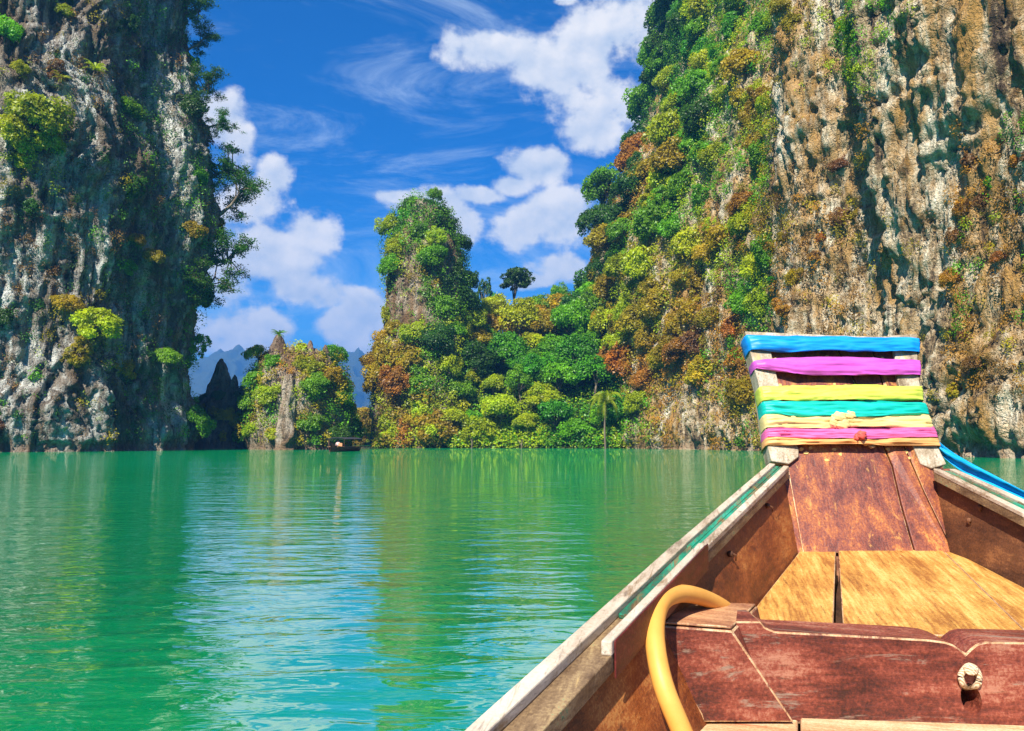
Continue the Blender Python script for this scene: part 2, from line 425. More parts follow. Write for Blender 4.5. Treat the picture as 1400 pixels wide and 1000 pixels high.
# right cliff
RP_ = [(62, 18, 0), (50, 34, 0), (G(1460, 50), 50, 0), (G(1390, 53), 53, 0), (G(1290, 60), 60, 0), (G(1215, 66), 66, 0), (G(1190, 67), 67, 0.0), (G(1196, 72), 72, 0.1),
       (G(1120, 77), 77, 0.1), (G(1066, 81), 81, 0.15), (G(1060, 90), 90, 0.5), (G(980, 100), 100, 0.75), (G(905, 112), 112, 0.9), (G(850, 124), 124, 1), (G(812, 142), 142, 1), (G(787, 162), 162, 1),
       (26, 178, 1), (52, 190, 1)]
def sb_right(z, f):
    z0 = np.maximum(z, 0)
    slope = np.interp(z0, [0, 12, 34, 51, 63, 77, 92, 110], [0, 1.0, 2.5, 6.5, 13.0, 16.0, 19.0, 25])
    wall = 0.03 * z0 + 1.2 * np.sin(z0 * 0.11) * sstep(2, 10, z0)
    return slope * f + wall * (1 - f)
cl_R, cvR, cnR = make_cliff('cliff', RP_[::-1], 104, lambda z, f: sb_right(z, f), 0.27, 41, ROCK_R, 0.66)
tag(cl_R, kind='structure')

# the spire island: rock tower above a wooded foot
def prof_px(rows, Y):
    out = []
    for v, u0, u1 in rows:
        a, b = P(u0, v, Y), P(u1, v, Y); out.append((a.z, (a.x + b.x) / 2, Y, (b.x - a.x) / 2))
    return out
sp_rows = [(274, 569, 580), (281, 561, 592), (295, 552, 606), (330, 541, 622), (380, 531, 632), (440, 527, 634), (470, 524, 640), (500, 517, 645), (560, 509, 650), (612, 507, 652), (628, 505, 652)]
spire, cvS, cnS = make_tower('rock_spire', prof_px(sp_rows, 136), 150, 0.33, 57, ROCK_M, 0.5)
tag(spire, 'tall limestone tower with jungle on its crown rising from the lake', 'rock tower')
# wooded hill between the spire and the right cliff
hx = np.arange(-27, 44, 0.9); hy = np.arange(120, 200, 0.9)
HX, HY = np.meshgrid(hx, hy, indexing='ij')
shore = np.interp(HX, [-27, -22, -10, 4, 14, 20, 44], [133, 129, 126.5, 125, 123, 121, 118])
def hill_h(x, y, sh):
    t = (y - sh)
    ridge = np.interp(x, [-27, -18, -8, 0, 8, 14, 22, 44], [15, 20, 22.8, 22.6, 22.4, 24, 28, 36])
    h = ridge * (1 - np.exp(-np.maximum(t, 0) / 13.0)) * 1.06 - 0.12 * np.maximum(t - 34, 0)
    return np.where(t < 0, t * 0.7, h)
HZ = hill_h(HX, HY, shore)
qq = np.stack([HX, HY, HZ], -1).reshape(-1, 3)
HZ = HZ + (fbm(qq * 0.12, 4, 77) * 1.8).reshape(HZ.shape) * sstep(0, 6, HY - shore)
edge = sstep(-27, -21, HX); HZ = HZ * edge - 3 * (1 - edge)
n, mz = HX.shape; i = np.arange(n * mz).reshape(n, mz)
hv = np.stack([HX, HY, HZ], -1)
hill = link('hill', mesh_np('hill', hv.reshape(-1, 3), np.stack([i[:-1, :-1], i[1:, :-1], i[1:, 1:], i[:-1, 1:]], -1).reshape(-1, 4), True), SOIL)
tag(hill, kind='structure')
def hill_z(x, y):
    fx = np.clip((x - hx[0]) / 0.9, 0, len(hx) - 1.001); fy = np.clip((y - hy[0]) / 0.9, 0, len(hy) - 1.001)
    a, b = int(fx), int(fy); s, t = fx - a, fy - b
    return (HZ[a, b] * (1 - s) + HZ[a + 1, b] * s) * (1 - t) + (HZ[a, b + 1] * (1 - s) + HZ[a + 1, b + 1] * s) * t

# small wooded island with dark pinnacles
is_rows = [(478, 385, 430), (490, 366, 448), (510, 354, 459), (540, 346, 466), (575, 342, 471), (600, 341, 474), (613, 341, 475), (630, 340, 476)]
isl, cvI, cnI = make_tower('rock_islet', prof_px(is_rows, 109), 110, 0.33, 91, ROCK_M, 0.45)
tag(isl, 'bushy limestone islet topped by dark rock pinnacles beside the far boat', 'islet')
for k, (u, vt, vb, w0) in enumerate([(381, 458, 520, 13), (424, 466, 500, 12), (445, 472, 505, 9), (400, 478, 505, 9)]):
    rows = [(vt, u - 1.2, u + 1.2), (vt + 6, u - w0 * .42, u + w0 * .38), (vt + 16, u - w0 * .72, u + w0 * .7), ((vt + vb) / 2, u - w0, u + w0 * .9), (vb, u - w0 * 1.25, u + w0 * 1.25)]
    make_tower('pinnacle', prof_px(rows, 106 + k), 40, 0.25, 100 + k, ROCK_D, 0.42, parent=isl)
rib_rows = [(512, 392, 398), (530, 386, 400), (570, 382, 403), (600, 379, 406), (625, 376, 408)]
make_tower('rock_rib', prof_px(rib_rows, 102.5), 48, 0.25, 130, ROCK_M, 0.6, parent=isl)
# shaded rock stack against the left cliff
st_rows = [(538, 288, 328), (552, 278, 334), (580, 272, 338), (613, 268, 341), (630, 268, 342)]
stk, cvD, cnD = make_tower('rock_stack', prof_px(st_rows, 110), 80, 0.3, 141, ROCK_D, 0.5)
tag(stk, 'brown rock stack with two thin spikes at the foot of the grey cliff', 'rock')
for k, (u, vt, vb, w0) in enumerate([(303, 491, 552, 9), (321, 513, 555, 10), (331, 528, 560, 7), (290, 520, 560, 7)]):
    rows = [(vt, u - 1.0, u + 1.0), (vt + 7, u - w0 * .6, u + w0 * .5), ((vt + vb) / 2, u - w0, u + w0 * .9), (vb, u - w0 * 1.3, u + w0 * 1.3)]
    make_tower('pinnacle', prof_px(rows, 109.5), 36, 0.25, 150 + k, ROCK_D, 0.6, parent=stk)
# low wooded shore seen through the gap
gx = np.arange(-75, -28, 1.0); gy = np.arange(205, 250, 1.0); GX, GY = np.meshgrid(gx, gy, indexing='ij')
GZ = 7.0 * sstep(212, 236, GY) - 1.0 + (fbm(np.stack([GX, GY, GX * 0], -1).reshape(-1, 3) * 0.1, 3, 5)).reshape(GX.shape)
n, mz = GX.shape; i = np.arange(n * mz).reshape(n, mz)
far_shore = link('shore', mesh_np('shore', np.stack([GX, GY, GZ], -1).reshape(-1, 3), np.stack([i[:-1, :-1], i[1:, :-1], i[1:, 1:], i[:-1, 1:]], -1).reshape(-1, 4), True), SOIL)
tag(far_shore, kind='structure')
# distant mountains
MD = 2300.0
mu = np.arange(60, 760, 2.0); mt = np.linspace(0, 1, 60)
ridge_v = np.interp(mu, [60, 200, 285, 296, 312, 325, 336, 350, 380, 420, 455, 468, 480, 490, 500, 520, 600, 760], [520, 505, 497, 489, 483, 481, 486, 494, 505, 502, 494, 490, 492, 486, 494, 508, 520, 530])
mx = (mu - 700) / F * MD / cP
topz = np.array([ZV(v, MD) for v in ridge_v])
MX = np.repeat(mx[:, None], 60, 1); MT = np.repeat(mt[None], len(mu), 0)
MY = MD - 520 * (1 - MT); MZ = topz[:, None] * MT ** 1.25
q = np.stack([MX, MY, MZ], -1).reshape(-1, 3)
rg = (1 - 2 * np.abs(fbm(q * (0.011, 0.011, 0.004), 5, 8))).reshape(MX.shape)
MZ = MZ + rg * 26 * np.sin(MT * math.pi * 0.62) * np.clip(topz[:, None] / 200, 0.2, 1) - 4 * (MT < 0.02)
MY = MY - rg * 40 * np.sin(MT * math.pi)
n, mz = MX.shape; i = np.arange(n * mz).reshape(n, mz)
mnt = link('mountains', mesh_np('mountains', np.stack([MX, MY, MZ], -1).reshape(-1, 3), np.stack([i[:-1, :-1], i[1:, :-1], i[1:, 1:], i[:-1, 1:]], -1).reshape(-1, 4), True), SOIL)
tag(mnt, kind='structure')
# the humid air over the lake
hm, t = new_mat('humid_air')
vol = t.n('ShaderNodeVolumePrincipled', {'Color': (0.10, 0.40, 1.0), 'Density': 0.00042, 'Anisotropy': 0.1})
t.n('ShaderNodeOutputMaterial', {'Volume': vol})
bmz = bmesh.new(); bmesh.ops.create_cube(bmz, size=1.0)
for v_ in bmz.verts: v_.co = Vector((v_.co.x * 6060, v_.co.y * 6060, -5 + (v_.co.z + 0.5) * 330))
hme = bpy.data.meshes.new('haze'); bmz.to_mesh(hme); bmz.free()
haze = link('haze', hme, hm); tag(haze, kind='stuff')
# ------------------------------------------------------------------ vegetation: prototypes
TYPES = {'bright': (0.350, 0.440, 0.005), 'mid': (0.135, 0.340, 0.005), 'dark': (0.045, 0.135, 0.008), 'olive': (0.340, 0.265, 0.006),
         'orange': (0.400, 0.185, 0.014), 'brown': (0.210, 0.110, 0.025), 'emerald': (0.075, 0.290, 0.009)}
WORDS = {'bright': 'bright yellow-green', 'mid': 'fresh green', 'dark': 'deep green', 'olive': 'olive-yellow', 'orange': 'orange-brown', 'brown': 'dry brown', 'emerald': 'emerald green'}
def unit(a): return a / np.maximum(np.linalg.norm(a, axis=-1, keepdims=True), 1e-9)
def leaf_quads(p, nr, size, tint, r, wid=0.34):
    n = len(p); t = unit(np.cross(nr, r.normal(size=(n, 3)))); b = np.cross(nr, t)
    s = size[:, None]
    v = np.stack([p - t * s * 0.5, p + b * s * wid - nr * s * 0.12, p + t * s * 0.55 - nr * s * 0.10, p - b * s * wid - nr * s * 0.12], 1).reshape(-1, 3)
    f = np.arange(n * 4).reshape(n, 4)
    return v, f, np.repeat(tint, 4, 0)
def sphere_dirs(r, n): return unit(r.normal(size=(n, 3)))
def crown(seed, hc, rx, rz, npuff, nleaf, leaf, low=-0.25, puff=(0.26, 0.42), squash=0.75, shell=(0.5, 0.86), droop=0.0):
    r = np.random.default_rng(seed); VV, FF, TT = [], [], []; off = 0
    d = sphere_dirs(r, npuff * 6); d = d[d[:, 2] > low][:npuff]
    ctr = d * r.uniform(shell[0], shell[1], (len(d), 1)) * (rx, rx, rz) * r.uniform(0.82, 1.12, (len(d), 1))
    ctr[:, 2] += hc; rad = r.uniform(puff[0], puff[1], len(d)) * rx
    for c, q, dd in zip(ctr, rad, d):
        n = int(nleaf * r.uniform(0.7, 1.3))
        e = unit(r.normal(size=(n, 3)) + dd * 0.5 + (0, 0, 0.42))
        lump = 1 + 0.22 * np.sin(e[:, 0] * 7 + c[0] * 9) * np.sin(e[:, 1] * 6 + c[2] * 7)
        p = c + e * (q * r.uniform(0.72, 1.06, n) * lump)[:, None] * (1, 1, squash)
        p[:, 2] -= droop * np.maximum(0, np.hypot(p[:, 0], p[:, 1]) - 0.4 * rx) ** 1.2
        nr = unit(e * 0.55 + (0, 0, 0.45) + r.normal(size=(n, 3)) * 0.42)
        tp = r.uniform(0.72, 1.25) * r.uniform(0.88, 1.12, (n, 1)); hue = r.normal(0, 0.06)
        tn = tp * np.array([[1 + hue + 0.05, 1, 1 - hue]])
        v, f, tt = leaf_quads(p, nr, leaf * r.uniform(0.7, 1.35, n), tn, r)
        VV.append(v); FF.append(f + off); TT.append(tt); off += len(v)
    return np.concatenate(VV), np.concatenate(FF), np.concatenate(TT), ctr
def proto_tree(seed, hc, rx, rz, npuff=46, nleaf=130, leaf=0.10, trunk_r=0.06, **kw):
    v, f, t, ctr = crown(seed, hc, rx, rz, npuff, nleaf, leaf, **kw)
    r = random.Random(seed)
    lean = Vector((r.uniform(-.12, .12), r.uniform(-.12, .12), 0))
    fork = Vector((0, 0, hc * 0.62)) + lean * hc
    paths = [([(0, 0, -0.3), (lean.x * .3, lean.y * .3, hc * .25), fork], [trunk_r * 1.35, trunk_r, trunk_r * 0.75])]
    for k in range(0, len(ctr), max(1, len(ctr) // 9)):
        c = Vector(ctr[k]); m = fork.lerp(c, 0.5) + Vector((0, 0, 0.05 * rx))
        paths.append(([fork, m, c], [trunk_r * .55, trunk_r * .36, trunk_r * .14]))
    tv, tf = tubes(paths, 5)
    return {'crown': mesh_np('crown', v, f, False, t), 'trunk': mesh_py('trunk', tv, tf, True)}
def proto_airy(seed, reach, rise):
    """open, branchy tree leaning out sideways along +X"""
    r = random.Random(seed); rr = np.random.default_rng(seed); paths = []; tips = []
    base = Vector((-0.2, 0, -0.15)); a = Vector((reach * .35, 0, rise * .5)); b = Vector((reach * .6, r.uniform(-.2, .2), rise))
    paths.append(([base, a * 0.6, a, b], [0.075, 0.06, 0.045, 0.03]))
    for k in range(13):
        s = a.lerp(b, r.random()) if k > 2 else a * r.uniform(.5, 1)
        d = Vector((r.uniform(-.3, 1), r.uniform(-.9, .9), r.uniform(-.55, .9))).normalized() * r.uniform(0.45, 0.95)
        m = s + d * .5 + Vector((0, 0, .06)); e = s + d
        paths.append(([s, m, e], [0.028, 0.018, 0.008]))
        for j in range(7):
            s2 = m.lerp(e, r.random()); d2 = (d.normalized() * .5 + Vector((r.uniform(-1, 1), r.uniform(-1, 1), r.uniform(-.7, .7)))).normalized() * r.uniform(.14, .34)
            paths.append(([s2, s2 + d2 * .5 + Vector((0, 0, .02)), s2 + d2], [0.009, 0.006, 0.003])); tips.append(s2 + d2); 
            if r.random() < .6: tips.append(s2 + d2 * .55)
    VV, FF, TT = [], [], []; off = 0
    for tp in tips:
        n = r.randint(18, 42)
        p = np.array(tp) + rr.normal(size=(n, 3)) * (0.085, 0.085, 0.045)
        nr = unit(rr.normal(size=(n, 3)) * .5 + (0, 0, .8))
        tn = rr.uniform(.7, 1.3) * rr.uniform(.85, 1.15, (n, 1)) * np.ones((1, 3))
        v, f, t = leaf_quads(p, nr, 0.062 * rr.uniform(.7, 1.3, n), tn, rr, .3)
        VV.append(v); FF.append(f + off); TT.append(t); off += len(v)
    tv, tf = tubes(paths, 5)
    return {'crown': mesh_np('crown', np.concatenate(VV), np.concatenate(FF), False, np.concatenate(TT)), 'trunk': mesh_py('trunk', tv, tf, True)}
def proto_fronds(seed, nfr, length, trunk_h, trunk_r, droop=0.9, width=0.10):
    """palm or screw-pine: arching feathered fronds on a thin trunk"""
    r = random.Random(seed); V, Fc, T = [], [], []
    for k in range(nfr):
        az_ = 2 * math.pi * k / nfr + r.uniform(-.3, .3); el_ = r.uniform(0.15, 1.25); L = length * r.uniform(.75, 1.1)
        pts = []; p = Vector((0, 0, trunk_h)); e = el_
        for s in range(9):
            pts.append(p.copy()); p = p + Vector((math.cos(az_) * math.cos(e), math.sin(az_) * math.cos(e), math.sin(e))) * L / 8; e -= droop * 0.25 * (1 + s * .12)
        side = Vector((-math.sin(az_), math.cos(az_), 0)); tnt = r.uniform(.8, 1.2)
        for s in range(1, 9):
            c0, c1 = pts[s - 1], pts[s]
            for h in range(3):
                c = c0.lerp(c1, h / 3); wl = width * L * 2.2 * math.sin(math.pi * (0.12 + 0.85 * (s - 1 + h / 3) / 8)) ** .7
                for sg in (-1, 1):
                    tip = c + side * sg * wl + (c1 - c0).normalized() * wl * .6 - Vector((0, 0, wl * .45)); nx = c + (c1 - c0) / 3 * 0.75
                    b = len(V); V += [c, nx, tip, c.lerp(tip, .5) - Vector((0, 0, .01 * L))]; Fc.append((b, b + 1, b + 2, b + 3)); T += [(tnt,) * 3] * 4
    tv, tf = tubes([([(0, 0, -.2), (0.03 * trunk_h, 0, trunk_h * .5), (0, 0, trunk_h)], [trunk_r * 1.2, trunk_r, trunk_r * .8])], 6)
    return {'crown': mesh_np('crown', np.array([tuple(x) for x in V]), np.array(Fc), False, np.array(T)), 'trunk': mesh_py('trunk', tv, tf, True)}
PROTO = {}
for k in range(4): PROTO['tree%d' % k] = proto_tree(200 + k, 1.25 + .12 * k, 1.0, 0.85 + 0.12 * (k % 2))
for k in range(4): PROTO['bush%d' % k] = proto_tree(220 + k, 0.55, 1.0, 0.72, 40, 120, 0.115, 0.05, low=-0.45, droop=0.12 * (k % 3))
for k in range(2): PROTO['drape%d' % k] = proto_tree(240 + k, 0.3, 0.85, 1.35, 44, 110, 0.11, 0.05, low=-0.95, droop=0.5, puff=(0.22, 0.36))
for k in range(3): PROTO['airy%d' % k] = proto_airy(260 + k, 1.5, (0.9, 0.3, 0.6)[k])
PROTO['umbrella0'] = proto_tree(280, 2.75, 1.0, 0.72, 70, 120, 0.10, 0.055, low=-0.55, squash=0.42, puff=(0.2, 0.34), shell=(.35, .9))
PROTO['umbrella1'] = proto_tree(281, 2.3, 1.0, 0.85, 22, 80, 0.12, 0.06, low=-0.5, squash=0.6, puff=(0.2, 0.32))
PROTO['palm0'] = proto_fronds(290, 15, 1.15, 1.7, 0.045, 0.95)
PROTO['tuft0'] = proto_fronds(291, 26, 1.0, 0.25, 0.05, 0.6, 0.06)
for d in PROTO.values():
    d['crown'].materials.append(LEAF); d['trunk'].materials.append(BARK)
NPL = {}
def plant(kind, loc, R, typ, label, cat, group, nrm=None, tilt=0.0, spin=None, name=None, gain=1.0):
    """a plant of its own: an Empty at its foot with a crown and a trunk"""
    d = PROTO[kind]; nm = name or ('tree' if cat == 'tree' else 'bush')
    o = empty(nm, loc)
    z = Vector((0, 0, 1))
    if nrm is not None: z = (z * (1 - tilt) + Vector(nrm) * tilt).normalized()
    tq_ = z.to_track_quat('Z', 'Y') if nrm is not None else Matrix.Identity(3).to_quaternion()
    q = tq_ @ Matrix.Rotation(rng.uniform(0, 6.283) if spin is None else spin, 4, 'Z').to_quaternion()
    o.rotation_mode = 'QUATERNION'; o.rotation_quaternion = q
    s = R * rng.uniform(0.93, 1.07); o.scale = (s, s, s * rng.uniform(0.88, 1.14))
    tag(o, label, cat, group)
    c = link('crown', d['crown'], None, o); link('trunk' if cat == 'tree' else 'stem', d['trunk'], None, o)
    b = rng.uniform(0.82, 1.18) * gain; col = TYPES[typ]
    c.color = (col[0] * b * rng.uniform(.9, 1.1), col[1] * b, col[2] * b, 1)
    NPL[label] = NPL.get(label, 0) + 1
    return o
def zone_pick(zones, u, v, r):
    best, bw = 1e9, None
    for (zu, zv, ru, rv, wts) in zones:
        d = ((u - zu) / ru) ** 2 + ((v - zv) / rv) ** 2
        if d < best: best, bw = d, wts
    ks = list(bw); x = r.random() * sum(bw.values())
    for k in ks:
        x -= bw[k]
        if x <= 0: return k
    return ks[-1]
def surf(cv):
    """positions and true normals of a grid surface"""
    dx = np.gradient(cv, axis=0); dz = np.gradient(cv, axis=1); n = unit(np.cross(dx, dz)); return cv.reshape(-1, 3), n.reshape(-1, 3)
def outward(n, ref): return np.where((np.sum(n * ref, 1) < 0)[:, None], -n, n)
def scatter(cv, cn, dens, mind, tries, r, zmin=0.6, zmax=95):
    """darts on a grid surface weighted by dens(u, v, pos); keeps a minimum distance; returns pos, normal, u, v"""
    p, n = surf(cv); n = outward(n, cn.reshape(-1, 3))
    smooth_n = unit(n * 0.5 + cn.reshape(-1, 3) * 0.7)
    u, v = pix(p)
    ok = np.where((u > -70) & (u < 1470) & (v > -90) & (p[:, 2] > zmin) & (p[:, 2] < zmax) & (p[:, 1] > 25))[0]
    face = np.sum(n * unit(np.array([0, 0, EYE]) - p), 1); ok = ok[face[ok] > -0.35]
    pk = r.choice(ok, min(tries, len(ok)), replace=False); keep = []; grid = {}
    de = dens(u[pk], v[pk], p[pk])
    for i_, dd in zip(pk, de):
        if r.random() > dd: continue
        md = mind if np.isscalar(mind) else mind(p[i_]); c = tuple(np.floor(p[i_] / md).astype(int)); bad = False
        for a in (-1, 0, 1):
            for b in (-1, 0, 1):
                for g in (-1, 0, 1):
                    for j_ in grid.get((c[0] + a, c[1] + b, c[2] + g), ()):
                        if np.sum((p[j_] - p[i_]) ** 2) < md * md: bad = True
        if bad: continue
        grid.setdefault(c, []).append(i_); keep.append(i_)
    k = np.array(keep, int)
    return p[k], smooth_n[k], u[k], v[k]
def ell(u, v, cu, cv_, ru, rv): return np.clip(1.35 - np.sqrt(((u - cu) / ru) ** 2 + ((v - cv_) / rv) ** 2), 0, 1) / 0.35 > 0.999
def creeper(name, pts, nrs, sizes, types, nleaf, leaf, r, label, droop=0.5):
    """low ground cover that nobody could count: one mesh of small leaf clumps"""
    n = len(pts); k = nleaf; ds = np.clip(pts[:, 1] / 105.0, 0.5, 1.15); sizes = sizes * ds
    e = unit(r.normal(size=(n, k, 3)) + nrs[:, None] * 0.8 + (0, 0, 0.1))
    rad = sizes[:, None] * r.uniform(0.35, 1.0, (n, k))
    p = pts[:, None] + e * rad[..., None] * (1, 1, 1.0); p[..., 2] -= droop * rad * r.random((n, k))
    nr = unit(e * 0.4 + nrs[:, None] * 0.35 + (0, 0, 0.4) + r.normal(size=(n, k, 3)) * 0.4)
    col = np.array([TYPES[t] for t in types]); tn = col[:, None] * r.uniform(0.7, 1.25, (n, 1, 1)) * r.uniform(0.8, 1.2, (n, k, 1))
    sz = (leaf * (ds * np.clip(sizes / ds, 0.6, 1.3))[:, None] * r.uniform(0.65, 1.35, (n, k))).ravel()
    v, f, t = leaf_quads(p.reshape(-1, 3), nr.reshape(-1, 3), sz, tn.reshape(-1, 3), r)
    o = link(name, mesh_np(name, v, f, False, t), LEAF); o.color = (1, 1, 1, 1)
    tag(o, label, 'creepers', kind='stuff'); return o

# ------------------------------------------------------------------ right cliff plants
ZR = [(905, 60, 50, 70, {'mid': 4, 'dark': 4, 'emerald': 2}), (990, 60, 60, 60, {'mid': 3, 'bright': 3, 'olive': 1, 'emerald': 1}), (960, 150, 60, 40, {'mid': 4, 'bright': 2, 'dark': 2}),
      (1040, 150, 40, 40, {'bright': 3, 'olive': 3}), (1000, 220, 60, 40, {'bright': 3, 'mid': 4, 'olive': 1}), (860, 250, 50, 50, {'olive': 3, 'dark': 2, 'orange': 2, 'mid': 1}),
      (830, 300, 40, 60, {'dark': 3, 'olive': 3, 'mid': 1}), (910, 290, 50, 40, {'mid': 4, 'bright': 3}), (1000, 320, 60, 40, {'olive': 4, 'bright': 2, 'orange': 2}),
      (920, 360, 60, 40, {'olive': 4, 'bright': 3}), (1035, 390, 30, 50, {'mid': 4, 'bright': 3, 'emerald': 1}), (880, 430, 40, 50, {'bright': 3, 'olive': 4}), (960, 440, 60, 50, {'orange': 4, 'olive': 4, 'brown': 1}),
      (1000, 500, 50, 50, {'orange': 3, 'olive': 3, 'mid': 2}), (910, 510, 50, 50, {'orange': 5, 'olive': 3}), (1030, 560, 30, 50, {'olive': 3, 'orange': 2, 'dark': 2, 'mid': 2}), (960, 580, 60, 40, {'olive': 3, 'orange': 2}),
      (870, 560, 25, 50, {'bright': 3, 'olive': 3, 'mid': 2}),
      (1100, 60, 40, 60, {'olive': 3, 'bright': 2, 'brown': 2}), (1165, 70, 30, 50, {'mid': 4, 'bright': 4}), (1120, 220, 50, 90, {'brown': 4, 'orange': 2, 'olive': 2}), (1120, 400, 60, 90, {'orange': 3, 'brown': 3, 'olive': 3}),
      (1250, 500, 60, 60, {'orange': 3, 'olive': 3, 'brown': 2}), (1230, 350, 60, 80, {'olive': 3, 'brown': 2}), (1360, 260, 50, 80, {'orange': 5, 'brown': 4, 'mid': 2, 'bright': 1}), (1380, 180, 30, 40, {'mid': 3, 'dark': 3}),
      (1350, 400, 60, 70, {'orange': 4, 'brown': 4, 'mid': 2, 'olive': 2}), (1350, 520, 60, 50, {'orange': 3, 'brown': 3, 'olive': 2})]
BARE_R = [(903, 150, 14, 42), (885, 200, 13, 30), (1030, 70, 26, 20), (1040, 105, 20, 14), (985, 292, 12, 22), (955, 566, 42, 42), (905, 596, 26, 16), (1010, 250, 8, 26), (1000, 590, 20, 20), (965, 380, 10, 22), (935, 470, 10, 20), (848, 262, 9, 26)]
def dens_R(big, wallk=1.0):
    def f(u, v, p):
        d = np.where(u < 1056, 0.97, 0.0)
        wall = (u >= 1056) & (u < 1196); nz = fbm(p * (0.10, 0.10, 0.07), 3, 61)
        d = np.where(wall, np.where(nz > 0.12, 0.42, 0.05), d)
        d = np.where(wall & (((u - 1165) / 30) ** 2 + ((v - 72) / 52) ** 2 < 1), 0.95, d)
        d = np.where(wall & (v > 300) & (nz > -0.05), 0.5, d)
        rf = u >= 1196
        d = np.where(rf, np.where(nz > 0.22, 0.22, 0.02), d)
        rlow = rf & (u > 1300 - np.clip((v - 300) * 0.05, -10, 30)) & (v > 250 - (u - 1300) * 1.15) & (v < 540)
        d = np.where(rlow, np.where(nz > -0.22, 0.8, 0.25), d)
        for e in BARE_R: d = np.where(((u - e[0]) / e[2]) ** 2 + ((v - e[1]) / e[3]) ** 2 < 1, 0.02 if big else 0.12, d)
        d = np.where(u >= 1056, d * (wallk if big else 0.13), d)
        nb = fbm(p * 0.13, 3, 71); d = np.where((u < 1056) & (nb > 0.33), d * 0.15, d)
        return d
    return f
r1 = np.random.default_rng(11)
pp, nn, uu, vv = scatter(cvR, cnR, dens_R(True), lambda p: (1.5 if p[1] > 84 else 0.8) + p[1] * 0.012, 9000, r1, 1.5, 100)
PLACE_R = 'growing on the sunlit ochre cliff'
order = np.argsort(-(1 / pp[:, 1]) * (np.where(uu < 1056, 1.3, 1)))
cnt = 0
for a in range(len(pp)):
    if cnt >= 265: break
    typ = zone_pick(ZR, uu[a], vv[a], r1); dpx = pp[a][1] / F
    wall = uu[a] > 1056
    R = r1.uniform(9, 17) * dpx if wall else r1.uniform(15, 31) * dpx
    if vv[a] > 580: R *= 0.7
    k = r1.choice(['bush0', 'bush1', 'bush2', 'bush3', 'drape0', 'drape1', 'tree0', 'tree2'], p=[.2, .2, .15, .15, .08, .08, .07, .07]) if not wall else r1.choice(['bush0', 'bush1', 'bush2', 'drape0', 'drape1'])
    kd = 'tree' if (not wall and R > 22 * dpx) else 'bush'  # larger bushes of the slope are filed as trees; few have a tree shape
    plant(k, Vector(pp[a]) - Vector(nn[a]) * 0.35 * R, R, typ, '%s %s %s' % (WORDS[typ], 'spreading bush' if kd == 'tree' else 'bush', PLACE_R), kd, 'spreading bushes on the ochre cliff' if kd == 'tree' else 'bushes on the ochre cliff', nn[a], 0.45); cnt += 1
pp, nn, uu, vv = scatter(cvR, cnR, dens_R(True, 0.34), lambda p: 1.9 * min(max(p[1] / 105.0, .5), 1.1), 26000, r1, 1.2, 104)
creeper('bush_cover', pp + nn * 0.3, nn, r1.uniform(1.0, 2.0, len(pp)), [zone_pick(ZR, a, b, r1) for a, b in zip(uu, vv)], 110, 0.20, r1, 'tangle of small green and rusty shrubs between the bushes of the ochre cliff', 0.3)
pp, nn, uu, vv = scatter(cvR, cnR, dens_R(False), lambda p: 0.80 * min(max(p[1] / 105.0, .5), 1.1), 90000, r1, 0.9, 104)
creeper('creeper_cover', pp, nn, r1.uniform(0.5, 1.25, len(pp)), [zone_pick(ZR, a, b, r1) for a, b in zip(uu, vv)], 26, 0.24, r1, 'mat of green, olive and rusty creepers over the ochre cliff')
# dark trees on the skyline of the right cliff
def on_surface(objs, u, v):
    o0 = Vector((0, 0, EYE)); d = ray(u, v).normalized(); best = None
    for t in objs:
        h = BVH[t.name].ray_cast(o0, d)
        if h[0] is not None and (best is None or h[3] < best[3]): best = h
    return best
BVH = {}
for o in (cl_L, cl_R, spire, isl, stk, hill):
    me = o.data; BVH[o.name] = BVHTree.FromPolygons([v.co for v in me.vertices], [tuple(p.vertices) for p in me.polygons])
for (u, v, rp, k) in [(824, 268, 11, 'tree1'), (836, 256, 8, 'tree0'), (806, 318, 11, 'bush1'), (812, 300, 9, 'tree3'), (842, 238, 8, 'bush0'), (800, 350, 9, 'bush2')]:
    Y = 158; q = P(u, v, Y)
    h = BVH[cl_R.name].find_nearest(q)
    R = rp * Y / F
    plant(k, h[0] - Vector((0, 0, 0.4 * R)), R, 'dark', 'deep green tree leaning off the skyline of the ochre cliff', 'tree', 'trees on the cliff skyline', Vector((-0.8, -.6, 0)), 0.45)

